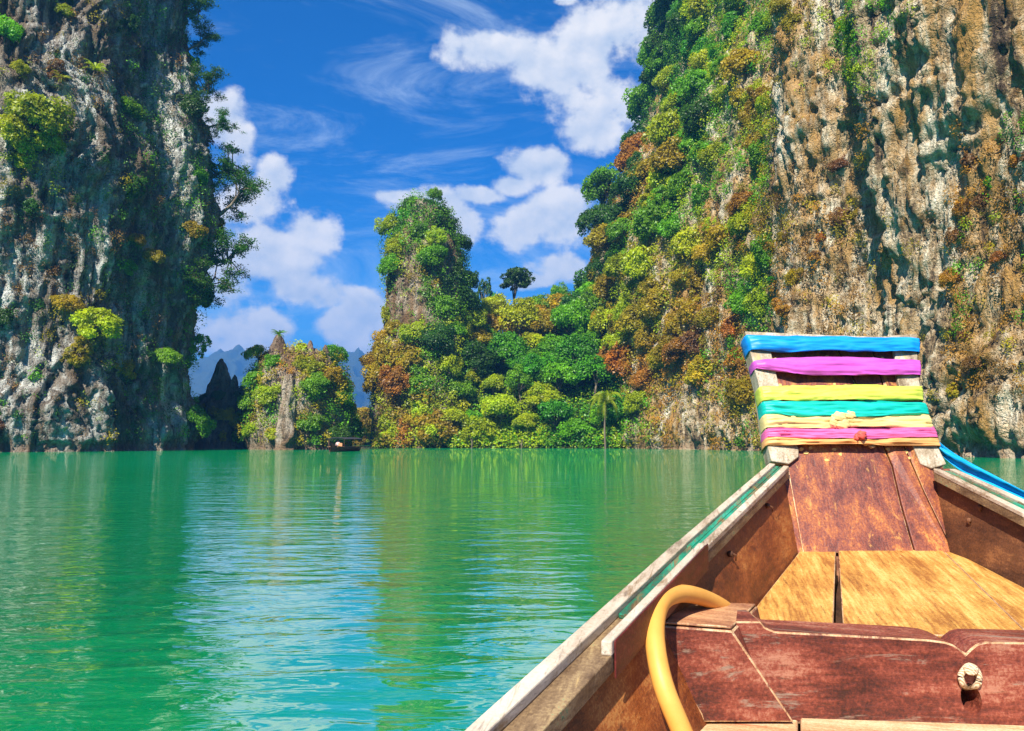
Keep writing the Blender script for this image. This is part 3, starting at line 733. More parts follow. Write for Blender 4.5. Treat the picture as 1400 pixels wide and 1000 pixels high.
# ------------------------------------------------------------------ left cliff plants
ZL = [(40, 170, 60, 90, {'bright': 5, 'olive': 2}), (220, 120, 60, 150, {'dark': 5, 'mid': 4, 'brown': 1, 'olive': 1}), (130, 200, 40, 70, {'olive': 2, 'brown': 3, 'dark': 2}), (190, 360, 50, 90, {'dark': 3, 'mid': 4, 'brown': 2}), (250, 330, 40, 90, {'dark': 4, 'mid': 4, 'olive': 1}),
      (100, 60, 60, 60, {'brown': 2, 'olive': 2, 'dark': 2}), (30, 560, 40, 60, {'dark': 3, 'mid': 2, 'brown': 2}), (110, 460, 40, 60, {'bright': 4, 'olive': 3}), (60, 350, 60, 80, {'brown': 3, 'dark': 2}), (240, 520, 40, 60, {'dark': 2, 'mid': 2})]
def dens_L(big):
    def f(u, v, p):
        nz = fbm(p * (0.12, 0.12, 0.06), 3, 23); d = np.where(nz > 0.10, 0.30, 0.03)
        rb = (u > 166) & (v < 330); d = np.where(rb, np.where(nz > -0.12, 0.95, 0.2), d)
        md = (u > 185) & (v >= 330) & (v < 500); d = np.where(md, np.where(nz > -0.10, 0.7, 0.06), d)
        up_ = (u < 166) & (v < 260); d = np.where(up_, np.where(nz > 0.0, 0.42, 0.05), d)
        lw = (u < 60) & (v > 480) & (v < 605); d = np.where(lw, np.where(nz > -0.05, 0.75, 0.1), d)
        d = np.where((u > 60) & (v > 520), 0.03, d); d = np.where((u > 185) & (v > 500), np.where(nz > 0.15, 0.2, 0.02), d)
        return d
    return f
r2 = np.random.default_rng(12)
pp, nn, uu, vv = scatter(cvL, cnL, dens_L(True), 7.0, 5000, r2, 2.0, 80)
for a in range(len(pp)):
    typ = zone_pick(ZL, uu[a], vv[a], r2); R = r2.uniform(13, 24) * pp[a][1] / F
    if uu[a] < 166: R *= 0.72
    k = r2.choice(['bush0', 'bush1', 'bush2', 'bush3', 'drape0', 'drape1'])
    plant(k, Vector(pp[a]) - Vector(nn[a]) * 0.3 * R, R, typ, '%s bush clinging to the shaded grey cliff' % WORDS[typ], 'bush', 'bushes on the grey cliff', nn[a], 0.5)
pp, nn, uu, vv = scatter(cvL, cnL, dens_L(True), 2.1, 12000, r2, 1.5, 84)
creeper('bush_cover', pp + nn * 0.3, nn, r2.uniform(0.8, 1.7, len(pp)), [zone_pick(ZL, a, b, r2) for a, b in zip(uu, vv)], 90, 0.19, r2, 'tangle of small dark shrubs between the bushes of the grey cliff', 0.4)
pp, nn, uu, vv = scatter(cvL, cnL, dens_L(False), 0.85, 40000, r2, 1.2, 84)
creeper('creeper_cover', pp, nn, r2.uniform(0.45, 1.05, len(pp)), [zone_pick(ZL, a, b, r2) for a, b in zip(uu, vv)], 22, 0.22, r2, 'mat of dark green and brown creepers over the grey cliff')
HERO = [(44, 172, 38, 'bush0', 'bright', 'large bright yellow-green bush high on the grey cliff', 'bush', 1.0), (30, 205, 26, 'drape0', 'bright', 'drooping yellow-green bush below the large one on the grey cliff', 'bush', 1.1),
        (62, 200, 20, 'bush2', 'bright', 'small yellow-green bush right below the large one on the grey cliff', 'bush', 1.1), (8, 190, 24, 'bush1', 'bright', 'yellow-green bush beside the large bright bush on the grey cliff', 'bush', 1.0),
        (122, 448, 32, 'bush1', 'bright', 'vivid yellow bush jutting from the foot of the grey cliff', 'bush', 1.15), (104, 480, 22, 'drape1', 'olive', 'olive bush hanging under the vivid yellow one', 'bush', 1.0), (88, 420, 18, 'bush3', 'olive', 'olive bush just above the vivid yellow one', 'bush', 1.0),
        (126, 98, 20, 'tuft0', 'bright', 'spiky yellow-green screw pine beside the grey rock column', 'plant', 1.0), (80, 108, 15, 'tuft0', 'bright', 'spiky yellow-green screw pine above the large bright bush', 'plant', 1.0), (24, 98, 14, 'bush2', 'bright', 'little yellow-green bush above the large bright one', 'bush', 1.0),
        (183, 330, 13, 'bush2', 'olive', 'small yellow bush on the pale streaks of the grey cliff', 'bush', 1.2), (205, 356, 14, 'bush3', 'olive', 'yellow twiggy bush reaching over the pale streak of the grey cliff', 'bush', 1.2), (4, 50, 22, 'bush0', 'mid', 'green bush at the upper rim of the grey cliff', 'bush', 1.2),
        (86, 22, 13, 'bush1', 'bright', 'yellow-green tuft at the head of the grey cliff', 'bush', 1.0), (225, 490, 17, 'bush0', 'mid', 'green bush low on the right edge of the grey cliff', 'bush', 1.0)]
for (u, v, rp, k, typ, lab, cat, gn) in HERO:
    h = on_surface([cl_L], u, v)
    if h is None: continue
    R = rp * h[0].y / F
    plant(k, h[0] + Vector((0.75, -.62, 0)) * 0.45 * R - Vector((0, 0, 0.35 * R)), R, typ, lab, cat, None, Vector((.75, -.66, 0)), 0.35, name='screw_pine' if cat == 'plant' else None, gain=gn)
# open trees hanging over the lake from the cliff's edge
for (u, v, rp, k, sp) in [(262, 290, 44, 'airy0', 0.0), (268, 352, 42, 'airy1', 0.35), (272, 395, 40, 'airy2', -0.3), (262, 235, 36, 'airy2', 0.2), (250, 120, 30, 'airy1', -0.4), (243, 60, 30, 'airy0', 0.3), (252, 165, 26, 'airy2', 0.5), (238, 14, 30, 'airy1', 0.0)]:
    h = None
    for uu_ in range(400, 200, -2):
        h = on_surface([cl_L], uu_, v + 10)
        if h is not None: break
    R = rp * h[0].y / F
    plant(k, h[0] - Vector((0.15 * R, 0, 0)), R, 'dark', 'open branched dark tree overhanging the lake from the edge of the grey cliff', 'tree', 'trees overhanging from the grey cliff', None, 0, sp, gain=1.1)

# ------------------------------------------------------------------ spire plants
ZS = [(575, 300, 40, 30, {'dark': 2, 'mid': 4, 'emerald': 1}), (560, 345, 35, 30, {'mid': 4, 'bright': 2}), (625, 390, 25, 50, {'dark': 5, 'mid': 2}), (590, 380, 30, 20, {'olive': 3, 'mid': 3}), (600, 430, 40, 30, {'mid': 3, 'bright': 2}),
      (530, 500, 30, 40, {'olive': 4, 'bright': 3, 'mid': 2}), (560, 560, 50, 40, {'olive': 4, 'bright': 4, 'mid': 1, 'orange': 1}), (620, 520, 40, 50, {'bright': 3, 'mid': 4, 'dark': 1})]
def dens_S(big):
    def f(u, v, p):
        d = np.full(len(u), 0.92)
        for e in [(545, 405, 36, 50), (536, 445, 26, 22), (610, 350, 12, 30), (512, 575, 18, 50), (522, 600, 22, 16), (560, 360, 9, 34), (575, 430, 16, 22)]: d = np.where(((u - e[0]) / e[2]) ** 2 + ((v - e[1]) / e[3]) ** 2 < 1, 0.01 if big else 0.06, d)
        nb = fbm(p * 0.2, 2, 33); return np.where(nb > 0.32, d * 0.2, d)
    return f
r3 = np.random.default_rng(13)
pp, nn, uu, vv = scatter(cvS, cnS, dens_S(True), 4.2, 6000, r3, 1.5, 60)
for a in range(len(pp)):
    typ = zone_pick(ZS, uu[a], vv[a], r3); low = vv[a] > 455; R = (r3.uniform(19, 30) if low else r3.uniform(14, 22)) * 132 / F
    if vv[a] < 300: R *= 0.8
    k = r3.choice(['bush0', 'bush1', 'bush2', 'bush3', 'tree0', 'tree1', 'drape0'])
    plant(k, Vector(pp[a]) - Vector(nn[a]) * 0.4 * R - Vector((0, 0, 0.3 * R)), R, typ, '%s bush covering the tall rock tower' % WORDS[typ], 'bush', 'bushes on the rock tower', nn[a], 0.35)
for (u, v, rp, k) in [(562, 284, 10, 'bush0'), (571, 278, 9, 'bush1'), (580, 280, 9, 'bush2'), (594, 290, 10, 'bush3'), (606, 298, 9, 'bush0'), (553, 296, 9, 'bush1')]:
    Y = 135; h = BVH[spire.name].find_nearest(P(u, v + 8, Y)); R = rp * Y / F
    plant(k, h[0] - Vector((0, 0, 0.45 * R)), R, 'dark', 'deep green tree on the very top of the rock tower', 'tree', 'trees on top of the rock tower')
pp, nn, uu, vv = scatter(cvS, cnS, dens_S(True), 1.5, 12000, r3, 1.2, 60)
creeper('bush_cover', pp + nn * 0.4, nn, r3.uniform(1.0, 2.0, len(pp)), [zone_pick(ZS, a, b, r3) for a, b in zip(uu, vv)], 110, 0.22, r3, 'tangle of small green shrubs between the bushes of the rock tower', 0.1)
pp, nn, uu, vv = scatter(cvS, cnS, dens_S(False), 0.95, 16000, r3, 0.9, 60)
creeper('creeper_cover', pp, nn, r3.uniform(0.5, 1.1, len(pp)), [zone_pick(ZS, a, b, r3) for a, b in zip(uu, vv)], 22, 0.24, r3, 'mat of green creepers over the tall rock tower')

# ------------------------------------------------------------------ jungle on the hill
ZH = [(540, 560, 50, 60, {'olive': 4, 'bright': 4, 'mid': 1}), (650, 450, 50, 30, {'olive': 2, 'bright': 3, 'mid': 3}), (715, 440, 40, 30, {'olive': 4, 'bright': 2, 'mid': 2}), (690, 490, 30, 30, {'emerald': 4, 'mid': 2}), (700, 570, 70, 40, {'bright': 5, 'mid': 3}), (640, 540, 40, 40, {'mid': 4, 'bright': 2, 'dark': 1}),
      (780, 430, 50, 40, {'mid': 3, 'dark': 2, 'olive': 3, 'emerald': 1}), (790, 500, 50, 40, {'emerald': 3, 'mid': 4, 'dark': 1}), (780, 570, 40, 50, {'emerald': 3, 'mid': 3, 'dark': 2, 'bright': 1}), (840, 560, 30, 60, {'mid': 4, 'bright': 3, 'emerald': 1}), (830, 440, 40, 50, {'mid': 4, 'bright': 3, 'olive': 1})]
r4 = np.random.default_rng(14)
spots = []
for t_ in range(14000):
    x = r4.uniform(-24, 28); y = r4.uniform(121, 176); sh = np.interp(x, [-27, -22, -10, 4, 14, 20, 44], [133, 129, 126.5, 125, 123, 121, 118])
    if y < sh + 0.4: continue
    uq, vq = pix(np.array([[x, y, hill_z(x, y)]])); uq = uq[0]
    if uq < 520 or uq > 880: continue
    md = 2.5 + 0.05 * (y - sh)
    if all((x - a) ** 2 + (y - b) ** 2 > md * md for a, b, _ in spots): spots.append((x, y, y - sh))
    if len(spots) > 285: break
for (x, y, dsh) in spots:
    z = hill_z(x, y); R = r4.uniform(2.1, 4.0) * (0.82 if dsh < 3 else 1.0)
    uq, vq = pix(np.array([[x, y, z + 1.3 * R]])); typ = zone_pick(ZH, uq[0], vq[0], r4)
    k = r4.choice(['tree0', 'tree1', 'tree2', 'tree3']) if dsh > 2.5 else r4.choice(['bush0', 'bush1', 'bush2', 'tree0', 'tree2'])
    plant(k, (x, y, z - 0.15), R, typ, '%s jungle tree on the wooded slope between rock tower and ochre cliff' % WORDS[typ], 'tree', 'jungle trees on the wooded slope', gain=1.15)
n_ = 4200; x = r4.uniform(-23, 26, n_); y = np.interp(x, [-27, -22, -10, 4, 14, 20, 44], [133, 129, 126.5, 125, 123, 121, 118]) + np.where(r4.random(n_) < .55, r4.exponential(2.2, n_), r4.uniform(0, 45, n_)) + 0.1
pz = np.array([[a, b, hill_z(a, b) + 0.25] for a, b in zip(x, y)])
uq, vq = pix(pz)
creeper('undergrowth', pz, np.repeat([[0, -.7, .7]], n_, 0), r4.uniform(0.7, 1.7, n_), [zone_pick(ZH, a, b, r4) for a, b in zip(uq, vq)], 20, 0.24, r4, 'low green undergrowth along the foot of the wooded slope', 0.1)
def ridge_tree(kind, u, v_top, Y, R, height_units, typ, lab, nm='tree'):
    x = G(u, Y); z0 = hill_z(x, Y); H = ZV(v_top, Y) - z0; o = plant(kind, (x, Y, z0), R, typ, lab, 'tree', None, None, 0, 1.0, nm)
    o.scale = (R, R, H / height_units); return o
ridge_tree('umbrella0', 706, 361, 160, 3.6, 3.55, 'dark', 'lone dark umbrella-crowned tree standing on the ridge against the sky')
ridge_tree('umbrella1', 662, 371, 160, 1.7, 3.15, 'dark', 'small slender dark tree on the ridge beside the rock tower')
ridge_tree('tree2', 764, 388, 158, 2.4, 2.3, 'mid', 'green tree on the ridge between the umbrella tree and ochre cliff')
ridge_tree('tree1', 672, 402, 160, 1.7, 2.3, 'emerald', 'little round tree on the ridge below the slender tree')
for u, Y, R, vt in [(827, 120.6, 3.4, 528)]:
    x = G(u, Y); z0 = hill_z(x, Y); o = plant('palm0', (x, Y, z0 - .1), R, 'bright', 'palm with arching fronds at the foot of the wooded slope', 'palm', None, None, 0, None, 'palm_tree')
    o.scale = (R, R, (ZV(vt, Y) - z0) / 2.15)
for u, Y, h_, in [(645, 124.9, 3.4), (712, 124.0, 2.4)]:
    x = G(u, Y); z0 = hill_z(x, Y); tv, tf = tubes([([(0, 0, -.5), (.1, 0, h_ * .5), (.25, .3, h_)], [.13, .10, .06]), ([(.1, 0, h_ * .55), (-.5, .2, h_ * .95)], [.07, .03])], 6)
    o = link('dead_trunk', mesh_py('dead_trunk', tv, tf, True), BARK); o.location = (x, Y, z0)
    tag(o, 'pale bare trunk standing at the waterline before the jungle', 'trunk', 'bare trunks at the waterline')

# ------------------------------------------------------------------ islet, stack and far shore plants
r5 = np.random.default_rng(15)
ZI = [(360, 520, 25, 50, {'bright': 4, 'mid': 2, 'olive': 3}), (410, 510, 40, 30, {'olive': 4, 'orange': 3, 'bright': 2}), (450, 540, 30, 50, {'olive': 3, 'mid': 3, 'dark': 1}), (410, 580, 40, 40, {'olive': 3, 'mid': 3, 'bright': 1}), (465, 590, 15, 30, {'mid': 3, 'dark': 3})]
def dens_I(u, v, p):
    d = np.full(len(u), 0.95)
    for e in [(393, 550, 12, 50), (355, 602, 22, 12), (430, 608, 40, 7), (382, 480, 12, 22), (425, 478, 12, 14), (445, 482, 8, 12)]: d = np.where(((u - e[0]) / e[2]) ** 2 + ((v - e[1]) / e[3]) ** 2 < 1, 0.04, d)
    return d
pp, nn, uu, vv = scatter(cvI, cnI, dens_I, 3.2, 5000, r5, 1.6, 40)
for a in range(len(pp)):
    typ = zone_pick(ZI, uu[a], vv[a], r5); R = r5.uniform(12, 20) * 106 / F
    if vv[a] < 495: R *= 0.6
    plant(r5.choice(['bush0', 'bush1', 'bush2', 'bush3', 'tree0']), Vector(pp[a]) - Vector(nn[a]) * .35 * R - Vector((0, 0, .2 * R)), R, typ, '%s bush on the islet with dark pinnacles' % WORDS[typ], 'bush', 'bushes on the islet', nn[a], .4)
pp, nn, uu, vv = scatter(cvI, cnI, dens_I, 1.4, 9000, r5, 1.2, 40)
creeper('bush_cover', pp + nn * 0.3, nn, r5.uniform(.8, 1.6, len(pp)), [zone_pick(ZI, a, b, r5) for a, b in zip(uu, vv)], 90, .22, r5, 'tangle of small olive shrubs between the bushes of the islet', .1)
pp, nn, uu, vv = scatter(cvI, cnI, dens_I, 0.7, 9000, r5, 1.0, 40)
creeper('creeper_cover', pp, nn, r5.uniform(.4, .9, len(pp)), [zone_pick(ZI, a, b, r5) for a, b in zip(uu, vv)], 20, .22, r5, 'mat of olive creepers over the islet with dark pinnacles')
plant('tuft0', P(381, 461, 106), 1.4, 'mid', 'spiky green palm tuft crowning the tallest pinnacle of the islet', 'plant', None, name='screw_pine')
def dens_D(u, v, p): return np.where((v > 545) & (v < 600) & (fbm(p * .3, 2, 3) > -.1), 0.6, 0.05)
pp, nn, uu, vv = scatter(cvD, cnD, dens_D, 1.6, 3000, r5, 1.5, 30)
for a in range(len(pp)):
    typ = zone_pick([(300, 560, 30, 30, {'olive': 2, 'brown': 3, 'dark': 2}), (332, 580, 15, 30, {'olive': 4, 'bright': 2})], uu[a], vv[a], r5); R = r5.uniform(6, 12) * 108 / F
    plant(r5.choice(['bush0', 'bush1', 'bush2', 'drape0']), Vector(pp[a]) - Vector(nn[a]) * .3 * R, R, typ, '%s bush on the brown rock stack' % WORDS[typ], 'bush', 'bushes on the rock stack', nn[a], .4)
for k in range(16):
    Y = r5.uniform(214, 236); u = r5.uniform(468, 512); R = r5.uniform(2.2, 3.6); x = G(u, Y); z0 = 7.0 * sstep(212, 236, Y) - 1
    typ = zone_pick([(490, 580, 30, 30, {'bright': 3, 'olive': 3, 'mid': 2})], u, 580, r5)
    plant(r5.choice(['tree0', 'tree1', 'bush0', 'bush1']), (x, Y, z0), R, typ, '%s tree on the low shore behind the far boat' % WORDS[typ], 'tree', 'trees on the low shore')
# ------------------------------------------------------------------ the long-tail boat one sits in
YAW = math.radians(14)
boat = empty('longtail_boat', (0.95, 1.6, 0.0)); boat.rotation_euler = (0, 0, -YAW)
tag(boat, 'weathered red-brown wooden long-tail boat with cream and green gunwales and raised prow', 'boat')
BINV = (Matrix.Translation(boat.location) @ Matrix.Rotation(-YAW, 4, 'Z')).inverted()
def bl(p): return BINV @ Vector(p)
def wood(name, stops, axis='y', scale=1.0, rough=0.55, wear=None, wear_amt=0.5, spec=0.35, fine=1.0, bmp=0.35, seed=0.0, blot=0.35):
    m, t = new_mat(name); ob = t.n('ShaderNodeTexCoord').outputs['Object']
    def ax(long_, cross): return {'y': (cross, long_, cross), 'x': (long_, cross, cross), 'z': (cross, cross, long_)}[axis]
    g0 = t.mapv(ob, tuple(s * scale for s in ax(0.7, 11.0)), (seed, seed * 2, seed * 3))
    n1 = t.noise(g0, 1.0, 6.0, 0.6, 0.25)
    n2 = t.noise(t.mapv(ob, tuple(s * scale for s in ax(2.4, 75.0)), (seed, 1, seed)), 1.0, 4.0, 0.65, 0.1)
    n3 = t.noise(t.mapv(ob, (1, 1, 1), (seed, 3, 1)), 5.0, 6.0, 0.68, 0.4)
    n4 = t.noise(ob, 150.0, 3.0, 0.75)
    v = t.m('ADD', t.m('MULTIPLY', n1, 0.55 - 0.3 * blot + .1), t.m('MULTIPLY', n2, 0.22 * fine)); v = t.m('ADD', v, t.m('MULTIPLY', n3, blot)); v = t.m('ADD', v, t.m('MULTIPLY_ADD', n4, 0.34, -0.17))
    mean = 0.5 * ((0.55 - 0.3 * blot + .1) + 0.22 * fine + blot)
    v = t.m('MULTIPLY_ADD', v, 1.25, 0.5 - 1.25 * mean)
    lo, hi = 0.34, 0.66
    c = t.ramp(v, [(lo + (hi - lo) * p, q) for p, q in stops])
    if wear is not None:
        w1 = t.mr(t.noise(t.mapv(g0, (1, 1, 1), (5, 5, 5)), 1.9, 8.0, 0.75, 0.6), 0.62 - 0.16 * wear_amt, 0.70 - 0.10 * wear_amt, smooth=True)
        c = t.mix(w1, c, wear)
    sc_ = t.mr(t.noise(t.mapv(ob, tuple(s * scale for s in ax(3.0, 130.0)), (2, seed, 4)), 1.0, 4.0, 0.6, 0.15), 0.60, 0.70)
    c = t.mix(t.m('MULTIPLY', sc_, 0.55), c, (0.05, 0.022, 0.010))
    dirt = t.mr(t.noise(ob, 11.0, 7.0, 0.75, 0.3), 0.60, 0.72)
    c = t.mix(t.m('MULTIPLY', dirt, 0.4), c, (0.07, 0.035, 0.02))
    h = t.m('ADD', t.m('MULTIPLY', n2, 1.0), t.m('MULTIPLY', n4, 0.5)); h = t.m('ADD', h, t.m('MULTIPLY', n3, 0.5))
    p = principled(t, c, t.mr(n3, 0.3, 0.7, rough - 0.12, rough + 0.18), bump(t, h, bmp, 0.006), spec)
    return finish(m, t, p)
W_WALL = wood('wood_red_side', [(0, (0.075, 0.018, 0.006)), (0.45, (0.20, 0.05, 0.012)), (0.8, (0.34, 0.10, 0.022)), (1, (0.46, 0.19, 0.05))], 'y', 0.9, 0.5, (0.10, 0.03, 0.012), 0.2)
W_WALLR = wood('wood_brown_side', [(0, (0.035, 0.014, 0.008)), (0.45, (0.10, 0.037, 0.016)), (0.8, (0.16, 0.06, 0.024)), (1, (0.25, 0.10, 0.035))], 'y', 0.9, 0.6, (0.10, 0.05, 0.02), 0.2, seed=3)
W_PROW = wood('wood_prow', [(0, (0.085, 0.026, 0.022)), (0.4, (0.20, 0.055, 0.035)), (0.7, (0.34, 0.105, 0.035)), (1, (0.52, 0.24, 0.06))], 'z', 1.3, 0.5, (0.46, 0.22, 0.06), 0.3, seed=5, blot=0.45)
W_FLOOR = wood('wood_golden_deck', [(0, (0.30, 0.115, 0.025)), (0.35, (0.47, 0.22, 0.045)), (0.65, (0.58, 0.31, 0.07)), (1, (0.70, 0.44, 0.13))], 'y', 1.2, 0.5, (0.72, 0.46, 0.15), 0.1, fine=2.4, bmp=0.3, seed=7, blot=0.25)
W_BEAM = wood('wood_dark_red_beam', [(0, (0.045, 0.014, 0.010)), (0.4, (0.13, 0.028, 0.016)), (0.7, (0.24, 0.055, 0.03)), (1, (0.36, 0.15, 0.09))], 'x', 1.2, 0.5, (0.27, 0.19, 0.135), 0.35, seed=9, blot=0.5)
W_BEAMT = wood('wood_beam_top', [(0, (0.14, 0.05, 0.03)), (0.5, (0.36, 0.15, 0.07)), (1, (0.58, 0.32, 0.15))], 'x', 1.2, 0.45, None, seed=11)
W_BENCH = wood('wood_pale_bench', [(0, (0.34, 0.17, 0.07)), (0.5, (0.60, 0.37, 0.18)), (1, (0.78, 0.58, 0.34))], 'x', 1.0, 0.5, (0.42, 0.10, 0.04), 0.25, seed=13)
W_EDGE = wood('wood_worn_edge', [(0, (0.30, 0.13, 0.06)), (0.5, (0.52, 0.31, 0.15)), (1, (0.70, 0.50, 0.30))], 'y', 1.5, 0.5, (0.20, 0.07, 0.04), 0.75, seed=15)
W_CREAM = wood('paint_cream', [(0, (0.22, 0.15, 0.09)), (0.35, (0.47, 0.37, 0.26)), (1, (0.62, 0.53, 0.41))], 'y', 1.0, 0.5, (0.26, 0.17, 0.09), 0.5, seed=17)
W_GREEN = wood('paint_green_worn', [(0, (0.10, 0.055, 0.02)), (0.3, (0.012, 0.12, 0.065)), (0.7, (0.012, 0.24, 0.13)), (1, (0.03, 0.33, 0.22))], 'y', 1.2, 0.45, (0.20, 0.13, 0.05), 0.75, seed=19)
W_BROWN = wood('wood_gunwale_bare', [(0, (0.09, 0.05, 0.025)), (0.5, (0.22, 0.14, 0.07)), (0.85, (0.36, 0.25, 0.12)), (1, (0.12, 0.24, 0.12))], 'y', 1.2, 0.6, (0.45, 0.30, 0.12), 0.3, seed=21)
W_MAROON = wood('paint_maroon', [(0, (0.035, 0.006, 0.006)), (0.5, (0.12, 0.014, 0.012)), (1, (0.24, 0.05, 0.03))], 'y', 1.0, 0.5, None, seed=23)
W_GREY = wood('wood_silvered', [(0, (0.16, 0.11, 0.06)), (0.5, (0.38, 0.30, 0.20)), (1, (0.58, 0.52, 0.41))], 'z', 1.0, 0.6, (0.50, 0.36, 0.15), 0.45, seed=25)
W_HULL = wood('hull_outside', [(0, (0.06, 0.02, 0.012)), (0.5, (0.17, 0.06, 0.03)), (1, (0.28, 0.13, 0.06))], 'y', 0.7, 0.5, None, seed=27)
W_DARK = wood('bilge_boards', [(0, (0.02, 0.010, 0.006)), (0.6, (0.07, 0.03, 0.015)), (1, (0.14, 0.07, 0.03))], 'y', 0.8, 0.7, None, seed=29)

def bevel(o, w_=0.006, seg=2, mat=None):
    if mat is not None: o.data.materials.append(mat)
    b = o.modifiers.new('bevel', 'BEVEL'); b.width = w_; b.segments = seg; b.limit_method = 'ANGLE'; b.angle_limit = math.radians(35)
    if mat is not None: b.material = 1
    return o
def prism(name, front, back, mat, parent, bw=0.006, edge=None):
    """two matching outlines of world points -> closed solid"""
    n = len(front); V = [bl(p) for p in front] + [bl(p) for p in back]
    Fc = [tuple(range(n)), tuple(range(2 * n - 1, n - 1, -1))] + [(i, i + n, (i + 1) % n + n, (i + 1) % n) for i in range(n)]
    o = link(name, fixn(mesh_py(name, V, Fc)), mat, parent)
    if bw: bevel(o, bw, 2, edge)
    return o
def loft(name, rails, mat, parent, bw=0.0, edge=None, close=True):
    """rails: list of polylines of equal length (world points) going round a section"""
    m_ = len(rails[0]); k = len(rails); V = [bl(p) for rl in rails for p in rl]; Fc = []
    for a in range(k if close else k - 1):
        b = (a + 1) % k
        for i in range(m_ - 1): Fc.append((a * m_ + i, a * m_ + i + 1, b * m_ + i + 1, b * m_ + i))
    if close: Fc += [tuple(a * m_ for a in range(k)), tuple(a * m_ + m_ - 1 for a in range(k))]
    o = link(name, fixn(mesh_py(name, V, Fc)), mat, parent)
    if bw: bevel(o, bw, 2, edge)
    return o
def densify(pts, n):
    p = np.array([tuple(q) for q in pts]); d = np.r_[0, np.cumsum(np.linalg.norm(np.diff(p, axis=0), axis=1))]; s = np.linspace(0, d[-1], n)
    return [Vector(tuple(np.interp(x, d, p[:, k]) for k in range(3))) for x in s]
UP = Vector((0, 0, 1))
E_ = EYE
GOL = [P(1052, 637, 2.86), P(925, 747, 1.97), P(648, 1000, 1.06), Vector((-0.47, 0.1, E_ - .46)), Vector((-.75, -1.2, E_ - .49)), Vector((-1.0, -3.0, E_ - .46))]
GIL = [P(1079, 641, 2.83), P(965, 754, 1.87), P(737, 1000, 1.06), Vector((-0.38, 0.1, E_ - .46)), Vector((-.65, -1.2, E_ - .49)), Vector((-.9, -3.0, E_ - .46))]
GOR = [P(1307, 645, 2.81), P(1440, 705, 2.36), Vector((1.58, 1.06, E_ - .40)), Vector((1.42, 0.1, E_ - .46)), Vector((1.06, -1.2, E_ - .49)), Vector((.55, -3.0, E_ - .46))]
GIR = [P(1276, 644, 2.80), P(1400, 706, 2.35), Vector((1.49, 1.06, E_ - .40)), Vector((1.33, 0.1, E_ - .46)), Vector((.97, -1.2, E_ - .49)), Vector((.46, -3.0, E_ - .46))]
FLL = [P(1096, 749, 2.75), P(1005, 880, 1.85), Vector((0.12, 1.0, E_ - .72)), Vector((-.25, 0.1, E_ - .78)), Vector((-.52, -1.2, E_ - .80)), Vector((-.8, -3.0, E_ - .75))]
FLR = [P(1298, 751, 2.72), P(1400, 804, 2.35), Vector((1.25, 1.06, E_ - .70)), Vector((1.05, 0.1, E_ - .78)), Vector((.75, -1.2, E_ - .80)), Vector((.3, -3.0, E_ - .75))]
NS = 26
def rail(pts, n=NS):
    """smooth resample so that left and right stay in step"""
    p = np.array([tuple(q) for q in pts]); k = np.linspace(0, len(p) - 1, n); return [Vector(tuple(np.interp(x, range(len(p)), p[:, c]) for c in range(3))) for x in k]
def lerp_rail(a, b, f, dz=0.0): return [x.lerp(y, f) + UP * dz for x, y in zip(a, b)]
def part_rail(r_, i0, i1):
    k = sorted({i0, i1} | {float(i) for i in range(int(math.ceil(i0)), int(math.floor(i1)) + 1)})
    return [r_[int(x)].lerp(r_[min(int(x) + 1, len(r_) - 1)], x - int(x)) for x in k]
